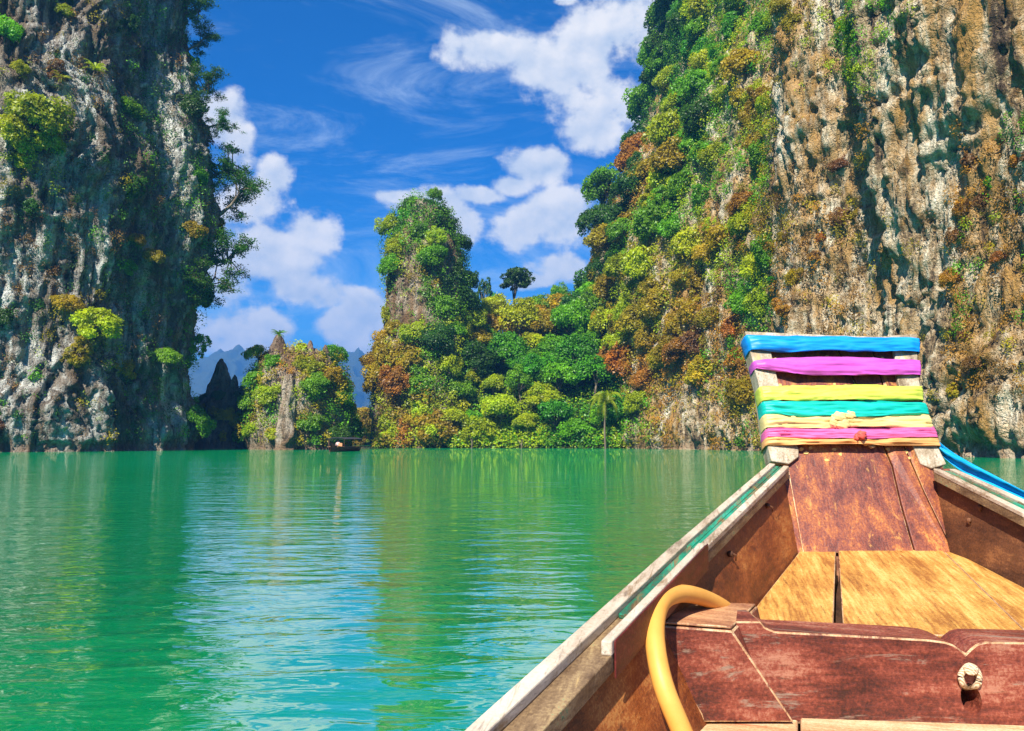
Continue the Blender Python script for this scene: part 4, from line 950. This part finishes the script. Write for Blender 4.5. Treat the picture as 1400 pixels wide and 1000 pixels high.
for side, GO, GI, FL_, wm in (('l', GOL, GIL, FLL, W_WALL), ('r', GOR, GIR, FLR, W_WALLR)):
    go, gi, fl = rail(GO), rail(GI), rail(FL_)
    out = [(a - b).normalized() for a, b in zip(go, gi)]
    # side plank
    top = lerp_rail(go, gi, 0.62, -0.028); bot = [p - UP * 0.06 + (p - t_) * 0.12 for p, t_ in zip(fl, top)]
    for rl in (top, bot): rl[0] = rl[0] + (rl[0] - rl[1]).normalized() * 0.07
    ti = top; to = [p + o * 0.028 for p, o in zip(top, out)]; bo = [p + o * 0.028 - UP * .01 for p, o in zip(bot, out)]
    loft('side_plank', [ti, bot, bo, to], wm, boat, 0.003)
    # outside strakes down to the keel
    gl = [p - UP * .03 + o * -0.004 for p, o in zip(go, out)]; ch = [p + o * .05 + UP * (-.18) for p, o in zip(fl, out)]; kl = [Vector((p.x * .35 + q.x * .65, p.y, -0.18)) if i else Vector((p.x * .5 + q.x * .5, p.y - .05, 0.05)) for i, (p, q) in enumerate(zip(rail(FLL), rail(FLR)))] if side == 'l' else [Vector((p.x * .65 + q.x * .35, p.y, -0.18)) if i else Vector((p.x * .5 + q.x * .5, p.y - .05, 0.05)) for i, (p, q) in enumerate(zip(rail(FLL), rail(FLR)))]
    for i, c in enumerate(ch): c.z = max(min(c.z, 0.9), 0.12)
    off = [-o * .03 for o in out]
    loft('hull_strake', [gl, ch, [p + q for p, q in zip(ch, off)], [p + q for p, q in zip(gl, off)]], W_HULL, boat)
    loft('bottom_strake', [ch, kl, [p + UP * .03 for p in kl], [p + q for p, q in zip(ch, off)]], W_HULL, boat)
    # gunwale: bearer and strips laid on it
    gw = loft('gunwale', [lerp_rail(go, gi, .02, -.006), lerp_rail(go, gi, .985, -.006), lerp_rail(go, gi, .985, -.035), lerp_rail(go, gi, .02, -.035)], W_BROWN, boat, 0.002)
    fwd = 5 if side == 'l' else 5          # stations 0..4 lie ahead of the joint
    def strip(name, a, b, i0, i1, h, mat, base=-0.006):
        A, B = part_rail(lerp_rail(go, gi, a), i0, i1), part_rail(lerp_rail(go, gi, b), i0, i1)
        return loft(name, [[p + UP * h for p in A], [p + UP * h for p in B], [p + UP * base for p in B], [p + UP * base for p in A]], mat, gw, 0.0025)
    strip('outer_strip', 0.0, 0.30, 0, 5, 0.010, W_CREAM); strip('outer_strip', 0.0, 0.36, 5, NS - 1, 0.013, W_CREAM)
    strip('green_strip', 0.32, 0.50, 0, 5, 0.003, W_GREEN); strip('green_strip', 0.53, 0.70, 0, 5, 0.0035, W_GREEN)
    strip('inner_strip', 0.72, 1.0, 0, 4.95, 0.009, W_CREAM)
    if side == 'l':
        strip('green_strip', 0.385, 0.76, 5.05, 7.6, 0.004, W_GREEN)
        strip('capping', 0.77, 1.0, 5.0, 8.5, 0.018, W_CREAM)          # the extra capping piece with its maroon inner face
        strip('capping_face', 1.004, 1.045, 4.95, 8.45, 0.016, W_MAROON, -0.045)
# deck planks ahead of the beam
def fh(Y): return float(np.interp(Y, [1.5, 2.1, 2.75, 3.0], [-.490, -.444, -.383, -.36]))
def FP(u, v, dz=0.0):
    lo, hi = 1.2, 3.2
    for _ in range(40):
        m_ = (lo + hi) / 2; z = P(u, v, m_).z - E_
        if z < fh(m_): hi = m_
        else: lo = m_
    return P(u, v, lo) + UP * dz
def plank(q, mat, parent, dz=0.0, th=.03, bw=.003, name='deck_plank'):
    pts = [FP(u, v, dz) for u, v in q]; return prism(name, pts, [p - UP * th for p in pts], mat, parent, bw, W_EDGE)
plank([(1098, 748), (1143, 748), (1139, 866), (1010, 866), (1037, 825)], W_FLOOR, boat, 0.000)
plank([(1145.5, 748), (1284, 749), (1409, 872), (1153, 868)], W_FLOOR, boat, 0.003)
plank([(1285.5, 749), (1299, 751), (1402, 804), (1490, 850), (1500, 880), (1411, 872)], W_FLOOR, boat, -0.001)
# prow boards: inside of the raised stem
def Yv(v): return float(np.interp(v, [440, 458, 612, 640, 750, 770], [3.10, 3.08, 2.90, 2.87, 2.735, 2.71]))
def PP(u, v, off=0.0): return P(u, v, Yv(v)) + PN * off
_a, _b, _c = P(1100, 640, Yv(640)), P(1250, 640, Yv(640)), P(1100, 500, Yv(500)); PN = (_b - _a).cross(_c - _a).normalized()
if PN.y > 0: PN = -PN
prow = empty('prow', boat.location * 0, boat)
def pboard(name, poly, f, b, mat, bw=.004, edge=None, par=None): return prism(name, [PP(u, v, f) for u, v in poly], [PP(u, v, b) for u, v in poly], mat, par or prow, bw, edge)
pboard('prow_board', [(1098, 756), (1077, 640), (1060, 600), (1040, 520), (1032, 468), (1140, 470), (1178, 540), (1219, 638), (1231, 690), (1250, 756)], 0.0, -.05, W_PROW, .003, W_EDGE)
pboard('prow_board', [(1252, 756), (1233, 690), (1221, 638), (1180, 540), (1142, 470), (1190, 472), (1222, 580), (1262, 672), (1296, 742), (1299, 756)], 0.002, -.05, W_PROW, .003)
pboard('prow_board', [(1301, 752), (1298, 742), (1264, 672), (1224, 580), (1192, 472), (1238, 472), (1262, 590), (1276, 640)], 0.0, -.05, W_PROW, .003, W_EDGE)
pboard('cheek', [(1018, 460), (1048, 466), (1066, 540), (1084, 600), (1090, 616), (1090, 627), (1077, 637), (1053, 633), (1047, 610), (1036, 530)], .018, -.055, W_GREY, .004)
pboard('cheek', [(1219, 472), (1250, 463), (1254, 520), (1259, 560), (1273, 600), (1291, 637), (1271, 643), (1256, 637), (1245, 612), (1232, 560), (1224, 520)], .018, -.055, W_GREY, .004)
pboard('top_rail', [(1016, 457), (1060, 459), (1130, 462), (1200, 464), (1251, 460), (1251, 467), (1200, 471), (1130, 469), (1060, 466), (1019, 465)], .024, -.065, W_GREY, .004)
pboard('backing_board', [(1062, 620), (1052, 640), (1066, 700), (1080, 775), (1320, 775), (1316, 700), (1310, 650), (1290, 620)], -.052, -.075, W_PROW, .003)
pboard('corner_batten', [(1066, 636), (1078, 641), (1099, 757), (1078, 757)], -.004, -.05, W_PROW, .003)
pboard('corner_batten', [(1275, 641), (1300, 640), (1322, 757), (1299.5, 757)], -.004, -.05, W_PROW, .003)
# stem below the boards, outside
prism('stem', [PP(1085, 700, -.055), PP(1290, 700, -.055), Vector((1.30, 2.35, -.15)), Vector((1.02, 2.35, -.15))], [PP(1085, 700, -.02) , PP(1290, 700, -.02), Vector((1.30, 2.25, -.15)), Vector((1.02, 2.25, -.15))], W_HULL, prow, .003)
# flaked paint, bits of old paper and nails on the boards
r6 = random.Random(6)
m, t = new_mat('flaked_paint'); FLK = finish(m, t, principled(t, (0.66, 0.40, 0.12), 0.7))
for k, (u, v) in enumerate([(1095, 615), (1102, 620), (1108, 613), (1130, 630), (1140, 615), (1150, 622), (1222, 618), (1228, 624), (1235, 632), (1238, 619), (1241, 627), (1214, 615), (1066, 527), (1074, 530), (1083, 529), (1060, 492), (1130, 489), (1152, 490), (1194, 491), (1086, 612), (1205, 491), (1140, 526), (1210, 528)]):
    pol = [(u + 4.2 * math.cos(a) * r6.uniform(.4, 1.1), v + 2.6 * math.sin(a) * r6.uniform(.5, 1.2)) for a in np.linspace(0, 6.28, 8)[:-1]]
    pboard('paint_flake', pol, .0045, .0008, FLK, 0)
# cross beam -------------------------------------------------------------
def YB(u): return float(np.interp(u, [880, 1400, 1600], [1.665, 1.60, 1.57]))
def BP(u, v, dy=0.0): return P(u, v, YB(u)) + Vector((0.06, 1, 0)) * dy
topline = [(1040, 850), (1046, 858), (1060, 864), (1140, 868), (1200, 871), (1270, 875), (1292, 878), (1304, 882), (1313, 888), (1320, 895), (1327, 888), (1336, 881), (1348, 878), (1400, 879), (1560, 884)]
poly = [(1000, 850)] + topline + [(1560, 1000), (1080, 990), (1000, 985)]
beam = prism('cross_beam', [BP(u, v) for u, v in poly], [BP(u, v, .115) for u, v in poly], W_BEAM, boat, .0034, W_EDGE)
# hole for the rope
bmc = bmesh.new(); hc_ = BP(1327, 955)
bmesh.ops.create_cone(bmc, cap_ends=True, segments=24, radius1=0.019, radius2=0.019, depth=0.36)
for v_ in bmc.verts: v_.co = bl(hc_ + Vector((v_.co.x * 1.05, v_.co.z + .02, v_.co.y * 1.55 + v_.co.x * -.25)))
cme = bpy.data.meshes.new('cut'); bmc.to_mesh(cme); bmc.free(); fixn(cme); cut = bpy.data.objects.new('cut', cme); COL.objects.link(cut); cut.parent = boat
bo = beam.modifiers.new('hole', 'BOOLEAN'); bo.object = cut; bo.operation = 'DIFFERENCE'; bo.solver = 'EXACT'
bpy.context.view_layer.update()
dg = bpy.context.evaluated_depsgraph_get(); nm = bpy.data.meshes.new_from_object(beam.evaluated_get(dg)); beam.modifiers.clear(); beam.data = nm
bpy.data.objects.remove(cut, do_unlink=True)
# the block that locks the beam to the left side
bpoly = [(907, 856), (1001, 863), (1086, 988), (961, 988), (958, 977), (912, 902)]
def KP(u, v, dy=0.0): return P(u, v, 1.60) + Vector((0.04, 1, 0)) * dy
tb = [KP(907, 856, .20), KP(1001, 863, .20), KP(1086, 988, .10), KP(961, 988, .10), KP(958, 977, .10), KP(912, 902, .12)]
tb[0] = P(936, 825, 1.82); tb[1] = P(1036, 829, 1.84)
prism('knee_block', [KP(u, v) for u, v in bpoly], tb, W_BEAM, boat, .0034, W_EDGE)
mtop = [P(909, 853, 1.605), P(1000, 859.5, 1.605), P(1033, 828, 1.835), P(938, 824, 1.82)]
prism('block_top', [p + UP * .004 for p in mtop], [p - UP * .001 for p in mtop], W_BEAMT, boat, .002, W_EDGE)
# seat boards nearest the eye
def HP(u, v, h): 
    lo, hi = .2, 4
    for _ in range(40):
        m_ = (lo + hi) / 2
        if P(u, v, m_).z - E_ < h: hi = m_
        else: lo = m_
    return P(u, v, lo)
hb = -.566
b1 = [HP(959, 978, hb), HP(1091, 984, hb)]; b2 = [HP(1094, 970, hb), HP(1560, 984, hb)]
prism('seat_board', [b1[0], b1[1], b1[1] + Vector((-.16, -.42, 0)), b1[0] + Vector((-.2, -.42, 0))], [p - UP * .03 for p in (b1[0], b1[1], b1[1] + Vector((-.16, -.42, 0)), b1[0] + Vector((-.2, -.42, 0)))], W_BENCH, boat, .004, W_EDGE)
prism('seat_board', [b2[0], b2[1], b2[1] + Vector((-.12, -.42, 0)), b2[0] + Vector((-.155, -.42, 0))], [p - UP * .03 for p in (b2[0], b2[1], b2[1] + Vector((-.12, -.42, 0)), b2[0] + Vector((-.155, -.42, 0)))], W_BENCH, boat, .004, W_EDGE)
# bottom boards
fa, fb = rail(FLL), rail(FLR)
for k in range(4):
    A = [p.lerp(q, k / 4 + .004) - UP * .085 for p, q in zip(fa, fb)]; B = [p.lerp(q, (k + 1) / 4 - .004) - UP * .085 for p, q in zip(fa, fb)]
    loft('bottom_board', [A, B, [p - UP * .03 for p in B], [p - UP * .03 for p in A]], W_DARK, boat, .002)
# stern closing board
prism('transom', [GIL[-1], GIR[-1], FLR[-1] - UP * .2, FLL[-1] - UP * .2], [p + Vector((-.03, -.05, 0)) for p in (GIL[-1], GIR[-1], FLR[-1] - UP * .2, FLL[-1] - UP * .2)], W_HULL, boat, .003)
# bolts in the side planks
m, t = new_mat('rusty_iron'); ob = t.n('ShaderNodeTexCoord').outputs['Object']
RUST = finish(m, t, principled(t, t.ramp(t.noise(ob, 80.0, 4.0), [(.3, (0.05, 0.02, 0.012)), (.7, (0.22, 0.09, 0.04))]), .7, None, .4, .3))
def on_plank(u, v, GO, GI, FL_):
    top = lerp_rail(rail(GO), rail(GI), 0.62, -0.028); bt = rail(FL_); o0 = Vector((0, 0, E_)); d = ray(u, v).normalized()
    from mathutils.geometry import intersect_ray_tri
    for i in range(NS - 1):
        for tri in ((top[i], top[i + 1], bt[i]), (top[i + 1], bt[i + 1], bt[i])):
            h = intersect_ray_tri(*tri, d, o0)
            if h is not None: return h, (tri[1] - tri[0]).cross(tri[2] - tri[0]).normalized()
    return None
for (u, v, a, b, c) in [(1048, 692, GOL, GIL, FLL), (997, 758, GOL, GIL, FLL), (1341, 694, GOR, GIR, FLR), (1326, 712, GOR, GIR, FLR)]:
    h = on_plank(u, v, a, b, c)
    if h is None: continue
    nrm = h[1] if h[1].dot(Vector((0, 0, E_)) - h[0]) > 0 else -h[1]
    bmz = bmesh.new(); bmesh.ops.create_uvsphere(bmz, u_segments=10, v_segments=6, radius=.009)
    for v_ in bmz.verts: v_.co = bl(h[0] + v_.co + nrm * .003)
    me = bpy.data.meshes.new('bolt'); bmz.to_mesh(me); bmz.free(); bt_ = link('bolt', me, RUST, boat)
    tv, tf = tubes([([bl(h[0] + nrm * .008), bl(h[0] + nrm * .014 + Vector((.006, 0, -.008))), bl(h[0] + nrm * .008 + Vector((.010, 0, -.02)))], [.003, .003, .002])], 6)
    link('wire_end', mesh_py('wire_end', tv, tf, True), RUST, bt_)
# rope through the beam
def spline(pts, n):
    p = [Vector(q) for q in pts]; p = [p[0] * 2 - p[1]] + p + [p[-1] * 2 - p[-2]]; out = []
    for i in range(1, len(p) - 2):
        for s in np.linspace(0, 1, n, endpoint=False):
            a, b, c, d = p[i - 1], p[i], p[i + 1], p[i + 2]
            out.append(0.5 * ((2 * b) + (c - a) * s + (2 * a - 5 * b + 4 * c - d) * s * s + (3 * b - a - 3 * c + d) * s ** 3))
    out.append(p[-2]); return out
m, t = new_mat('rope'); ob = t.n('ShaderNodeTexCoord').outputs['Object']
wv = t.n('ShaderNodeTexWave', {'Vector': ob, 'Scale': 90.0, 'Distortion': 2.0}, bands_direction='DIAGONAL').outputs[1]
ROPE = finish(m, t, principled(t, t.mix(wv, (0.42, 0.28, 0.14), (0.80, 0.66, 0.46)), .8, bump(t, wv, .5, .002), .2))
rp = [BP(1331, 945, .03), BP(1314, 934, -.006), BP(1310, 922, -.010), BP(1316, 912, -.010), BP(1323, 909, -.008), BP(1331, 914, -.010), BP(1335, 924, -.010), BP(1334, 936, -.004), BP(1329, 946, .03)]
sp_ = spline(rp, 6); tv, tf = tubes([(sp_, [.0062] * len(sp_))], 8)
rope = link('rope', mesh_py('rope', tv, tf, True), ROPE); tag(rope, 'short cream rope looped through the hole in the red cross beam', 'rope')
kn = []
for k in range(3):
    c = BP(1322, 911 + k * 2.2, -.010); kn.append(([c + Vector((.012 * math.cos(a), -.004 + .008 * math.sin(a), .003 * math.sin(2 * a + k))) for a in np.linspace(0, 6.28, 12)], [.0035] * 12))
tv, tf = tubes(kn, 6); link('knot', mesh_py('knot', tv, tf, True), ROPE, rope)
# the orange hose
m, t = new_mat('orange_rubber'); ob = t.n('ShaderNodeTexCoord').outputs['Object']
HOSE = finish(m, t, principled(t, t.mix(t.noise(ob, 9.0, 5.0, .65), (0.62, 0.25, 0.035), (0.86, 0.46, 0.10)), .5, bump(t, t.noise(ob, 70.0, 3.0), .15, .003), .4))
def hose_pt(u, v, Y):
    h = on_plank(u, v, GOL, GIL, FLL)
    return P(u, v, min(Y, h[0].y - .085)) if h is not None else P(u, v, Y)
hp = [P(1012, 852, 1.90)] + [hose_pt(*q) for q in [(990, 832, 1.83), (960, 817, 1.74), (930, 812, 1.66), (906, 822, 1.60), (896, 850, 1.555), (897, 890, 1.52), (908, 940, 1.48), (932, 1000, 1.43)]] + [P(965, 1080, 1.36), P(1000, 1180, 1.30), P(1060, 1270, 1.2)]
sp_ = spline(hp, 9); tv, tf = tubes([(sp_, [.0185] * len(sp_))], 16)
hose = link('hose', mesh_py('hose', tv, tf, True), HOSE); tag(hose, 'orange rubber hose looped over the corner block of the boat', 'hose')

# ------------------------------------------------------------------ sashes tied round the prow
def cloth(name, col, sheen=0.3):
    m, t = new_mat(name); ob = t.n('ShaderNodeTexCoord').outputs['Object']
    n = t.noise(t.mapv(ob, (1, 1, 6)), 6.0, 4.0, .6); wv = t.noise(t.mapv(ob, (30, 30, 400)), 1.0, 2.0)
    c = t.mix(t.mr(n, .3, .7), [a * .72 for a in col], [min(1, a * 1.12 + .01) for a in col])
    p = principled(t, c, .45, bump(t, wv, .2, .002), .35)
    tr = t.n('ShaderNodeBsdfTranslucent', {'Color': c})
    return finish(m, t, t.n('ShaderNodeMixShader', {0: .12, 1: p, 2: tr}))
EL = lambda v: float(np.interp(v, [455, 490, 530, 555, 590, 612, 640], [1017, 1028, 1038, 1042, 1047, 1048, 1050]))
ER = lambda v: float(np.interp(v, [455, 520, 550, 575, 590, 610, 640], [1250, 1253, 1256, 1265, 1270, 1278, 1290]))
def sash(seed, tl, bl_, tm, bm_, tr_, br, col, label, lift=.026, fold=.0095, name='sash'):
    """closed loop of folded cloth round the prow: rows top/bottom at left, middle, right"""
    rs = np.random.default_rng(seed); nx, ny = 110, 17; V = []
    xs = np.linspace(0, 1, nx); ys = np.linspace(0, 1, ny)
    tops = np.interp(xs, [0, .22, .6, .92, 1], [tl, tm + (tl - tm) * .2, tm, tr_ + (tm - tr_) * .2, tr_]); bots = np.interp(xs, [0, .22, .6, .92, 1], [bl_, bm_ + (bl_ - bm_) * .2, bm_, br + (bm_ - br) * .2, br])
    tops = tops + .7 * pnoise(np.stack([xs * 6, xs * 0 + seed, xs * 0 + .5], 1), seed); bots = bots + .9 * pnoise(np.stack([xs * 5, xs * 0 + seed + 4, xs * 0 + .5], 1), seed + 1)
    k = np.stack(np.meshgrid(xs, ys, indexing='ij'), -1).reshape(-1, 2)
    drift = 0.9 * fbm(np.stack([k[:, 0] * 1.6, k[:, 0] * 0 + seed * 1.7, k[:, 0] * 0 + .5], 1), 2, seed + 2)
    fo = (1 - 2 * np.abs(fbm(np.stack([k[:, 0] * 2.2 + seed, (k[:, 1] + drift * .35) * 4.2, k[:, 0] * 0 + .3], 1), 3, seed + 3))).reshape(nx, ny)
    fine = fbm(np.stack([k[:, 0] * 5 + seed, (k[:, 1] + drift * .3) * 11, k[:, 0] * 0 + .7], 1), 2, seed + 5).reshape(nx, ny)
    loop = []
    for i in range(nx):
        col_ = []
        for j in range(ny):
            v = tops[i] + (bots[i] - tops[i]) * ys[j]; u = EL(v) - 1.2 + (ER(v) - EL(v) + 2.4) * xs[i]
            sag = math.sin(math.pi * ys[j]) * .012 + .016 * ys[j] * math.sin(math.pi * xs[i])
            ends = min(1.0, min(xs[i], 1 - xs[i]) / .05)
            col_.append(PP(u, v, lift + (sag + fo[i, j] * fold + fine[i, j] * fold * .55) * (.45 + .55 * ends)))
        loop.append(col_)
    def back(i, off, du): return [PP((EL(v) if i == 0 else ER(v)) + du, v, off) for v in [tops[i] + (bots[i] - tops[i]) * y for y in ys]]
    loop = [back(0, -.062, -1), back(0, -.03, -3), back(0, .01, -3)] + loop + [back(nx - 1, .01, 3), back(nx - 1, -.03, 3), back(nx - 1, -.062, 1)]
    m_ = len(loop); V = [p for c in loop for p in c]
    Fc = [(i * ny + j, ((i + 1) % m_) * ny + j, ((i + 1) % m_) * ny + j + 1, i * ny + j + 1) for i in range(m_) for j in range(ny - 1)]
    mt_ = cloth('cloth_' + label.split()[0], col)
    o = link(name, mesh_py(name, V, Fc, True), mt_); tag(o, label, 'sash', 'cloth sashes tied round the prow')
    s = o.modifiers.new('thick', 'SOLIDIFY'); s.thickness = .0016; s.offset = 0
    return o, mt_
sash(1, 463, 483, 466, 488, 468, 486, (0.0, 0.30, 0.86), 'bright blue cloth sash wrapped round the top of the prow')
sash(2, 498, 508, 493.5, 520, 498, 517, (0.62, 0.10, 0.52), 'magenta cloth sash wrapped round the prow below the blue one', fold=.008)
sash(3, 533, 552, 531.5, 554, 533, 552, (0.62, 0.70, 0.09), 'lime yellow cloth sash wrapped round the prow above the teal one')
sash(4, 554, 571, 553.5, 577, 556, 571, (0.0, 0.50, 0.40), 'teal green cloth sash wrapped round the prow', lift=.029)
ysh, ym = sash(5, 571, 589, 573, 591, 572, 590, (0.86, 0.66, 0.26), 'pale yellow cloth sash knotted in front of the prow')
psh, pm = sash(6, 591, 602, 591, 607, 588, 603, (0.80, 0.14, 0.36), 'pink cloth sash wrapped round the prow with a red knot', lift=.031)
sash(7, 599, 612, 603, 613.5, 601, 614, (0.86, 0.42, 0.14), 'light orange cloth sash at the foot of the pink one', lift=.024)
def lump(name, parent, mat, blobs, seed):
    bmz = bmesh.new()
    for (u, v, off, rx, ry, rz) in blobs:
        g = bmesh.ops.create_icosphere(bmz, subdivisions=3, radius=1.0); c = PP(u, v, off)
        for v_ in g['verts']:
            q = v_.co.copy(); s = 1 + .28 * float(pnoise(np.array([[q.x * 1.6 + seed, q.y * 1.6, q.z * 2.6]]), seed)[0]) + .16 * math.sin(q.z * 9 + q.x * 4)
            v_.co = c + Vector((q.x * rx, q.y * ry, q.z * rz)) * s
    me = bpy.data.meshes.new(name); bmz.to_mesh(me); bmz.free(); me.polygons.foreach_set('use_smooth', [True] * len(me.polygons)); return link(name, me, mat, parent)
lump('knot', ysh, ym, [(1140, 579, .052, .028, .018, .020), (1155, 576, .050, .022, .014, .016), (1146, 588, .050, .026, .012, .020), (1133, 585, .048, .016, .012, .022)], 3)
RED = cloth('cloth_red', (0.72, 0.10, 0.07))
lump('knot', psh, RED, [(1169, 604, .058, .019, .016, .018), (1163, 606, .054, .010, .011, .014)], 5)
lump('knot_tail', psh, cloth('cloth_tan', (0.62, 0.38, 0.16)), [(1180, 611, .030, .016, .008, .008), (1188, 614, .026, .012, .008, .008), (1176, 608, .040, .010, .008, .010)], 7)
# loose end of blue cloth trailing outside the right gunwale
ctr = [(1276, 603, 2.935), (1288, 616, 2.91), (1306, 630, 2.87), (1330, 645, 2.80), (1362, 662, 2.72), (1400, 682, 2.64), (1450, 708, 2.54), (1510, 742, 2.44)]
cc = spline([P(*c) for c in ctr], 8); V = []; ny = 9
for i, c in enumerate(cc):
    tq = i / (len(cc) - 1); hw = np.interp(tq, [0, .12, .4, .7, 1], [.016, .034, .040, .030, .026])
    for j in range(ny):
        y = j / (ny - 1) * 2 - 1
        V.append(c + UP * (-y * hw) + Vector((.5, -.4, 0)) * (y * hw * .55) + Vector((-.4, -.8, .2)) * .012 * math.sin(y * 5 + tq * 9))
Fc = [(i * ny + j, (i + 1) * ny + j, (i + 1) * ny + j + 1, i * ny + j + 1) for i in range(len(cc) - 1) for j in range(ny - 1)]
tail = link('cloth_strip', mesh_py('cloth_strip', V, Fc, True), cloth('cloth_sky_blue', (0.0, 0.40, 0.80)))
tag(tail, 'loose sky-blue cloth end trailing along the outside of the gunwale', 'cloth')
s = tail.modifiers.new('thick', 'SOLIDIFY'); s.thickness = .0016; s.offset = 0

# ------------------------------------------------------------------ the far boat
fbo = empty('tour_boat', (G(468, 88), 88, 0)); fbo.rotation_euler = (0, 0, math.radians(-9))
tag(fbo, 'small dark roofed wooden tour boat crossing the lake before the islet', 'boat')
def fmesh(name, V, Fc, mat, smooth=False): return link(name, fixn(mesh_py(name, V, Fc, smooth)), mat, fbo)
st = [(-3.2, .10, 1.05), (-2.6, .42, .72), (-1.6, .78, .56), (0, .92, .50), (2, .90, .50), (4, .80, .52), (5, .66, .56)]     # y, half width, gunwale height
V = []; rows = []
for y, hw, gz in st:
    rows.append([(-hw, y, gz), (-hw * .8, y, .12), (-hw * .4, y, -.15), (hw * .4, y, -.15), (hw * .8, y, .12), (hw, y, gz), (hw * .9, y, gz), (hw * .7, y, .18), (-hw * .7, y, .18), (-hw * .9, y, gz)])
V = [p for r_ in rows for p in r_]; nr_ = 10
Fc = [(i * nr_ + j, (i + 1) * nr_ + j, (i + 1) * nr_ + (j + 1) % nr_, i * nr_ + (j + 1) % nr_) for i in range(len(st) - 1) for j in range(nr_)] + [tuple(range(nr_)), tuple((len(st) - 1) * nr_ + j for j in range(nr_))]
fmesh('hull', V, Fc, W_DARK)
def fbox(name, x0, x1, y0, y1, z0, z1, mat):
    V = [(x, y, z) for x in (x0, x1) for y in (y0, y1) for z in (z0, z1)]
    return fmesh(name, V, [(0, 1, 3, 2), (4, 6, 7, 5), (0, 4, 5, 1), (2, 3, 7, 6), (0, 2, 6, 4), (1, 5, 7, 3)], mat)
m, t = new_mat('dark_canvas'); CANV = finish(m, t, principled(t, (0.025, 0.022, 0.03), .7))
m, t = new_mat('tan_cushion'); TAN = finish(m, t, principled(t, (0.52, 0.26, 0.11), .7))
roofV = []; na = 9
for y in (-1.2, 4.2):
    for dz in (0, .05):
        for a in range(na):
            x = -1.12 + 2.24 * a / (na - 1); roofV.append((x, y, 1.36 + .20 * (1 - (x / 1.12) ** 2) + dz))
Fr = []
for a in range(na - 1): Fr += [(a, a + 1, 2 * na + a + 1, 2 * na + a), (na + a, na + a + 1, 3 * na + a + 1, 3 * na + a), (a, a + 1, na + a + 1, na + a), (2 * na + a, 2 * na + a + 1, 3 * na + a + 1, 3 * na + a)]
fmesh('roof', roofV, Fr, CANV)
for y in (-1.1, 1.4, 4.1):
    for x in (-.86, .86): fbox('post', x - .025, x + .025, y - .025, y + .025, .45, 1.44, W_DARK)
for y in (-.9, .3, 1.5, 2.7): fbox('seat', -.72, .72, y, y + .35, .42, .56, TAN)
fbox('fore_deck', -.62, .62, -2.3, -1.2, .52, .58, TAN); fbox('luggage', .15, .6, -1.05, -.95, .58, .95, TAN)
pr_ = fbox('prow_post', -.07, .07, -3.5, -3.1, .75, 1.25, W_DARK)
# the person seated under the roof
def person(loc, rz):
    Vv = [(0, 0, .10), (0, .0, .30), (0, -.02, .48), (0, -.02, .58), (0, -.03, .70), (-.17, -.02, .46), (-.22, -.10, .26), (-.12, -.28, .20), (.17, -.02, .46), (.22, -.10, .26), (.12, -.28, .20), (-.10, -.02, .08), (-.12, -.40, .12), (-.12, -.42, -.28), (-.12, -.52, -.30), (.10, -.02, .08), (.12, -.40, .12), (.12, -.42, -.28), (.12, -.52, -.30)]
    Ed = [(0, 1), (1, 2), (2, 3), (3, 4), (2, 5), (5, 6), (6, 7), (2, 8), (8, 9), (9, 10), (0, 11), (11, 12), (12, 13), (13, 14), (0, 15), (15, 16), (16, 17), (17, 18)]
    Rr = [.15, .15, .15, .06, .11, .06, .05, .04, .06, .05, .04, .09, .075, .05, .045, .09, .075, .05, .045]
    me = bpy.data.meshes.new('person'); me.from_pydata(Vv, Ed, []); o = bpy.data.objects.new('person', me); COL.objects.link(o)
    sk = o.modifiers.new('skin', 'SKIN'); o.modifiers.new('sub', 'SUBSURF').levels = 1
    for q, r_ in zip(me.skin_vertices[0].data, Rr): q.radius = (r_, r_)
    me.skin_vertices[0].data[0].use_root = True
    bpy.context.view_layer.update(); nm_ = bpy.data.meshes.new_from_object(o.evaluated_get(bpy.context.evaluated_depsgraph_get())); o.modifiers.clear(); o.data = nm_
    m, t = new_mat('clothed_figure'); ob = t.n('ShaderNodeTexCoord').outputs['Object']; z = t.n('ShaderNodeSeparateXYZ', {0: ob}).outputs[2]
    c = t.mix(t.mr(z, .13, .15), (0.03, 0.03, 0.05), t.mix(t.mr(z, .55, .56), (0.72, 0.50, 0.46), t.mix(t.mr(z, .74, .76), (0.36, 0.18, 0.10), (0.01, 0.008, 0.006))))
    nm_.materials.append(finish(m, t, principled(t, c, .7))); o.location = loc; o.rotation_euler = (0, 0, rz)
    return o
wm_ = Matrix.Translation(fbo.location) @ Matrix.Rotation(math.radians(-9), 4, 'Z')
pe = person(wm_ @ Vector((-.05, -.62, .56)), math.radians(-9)); tag(pe, 'person in a pale pink top seated under the roof of the far boat', 'person')
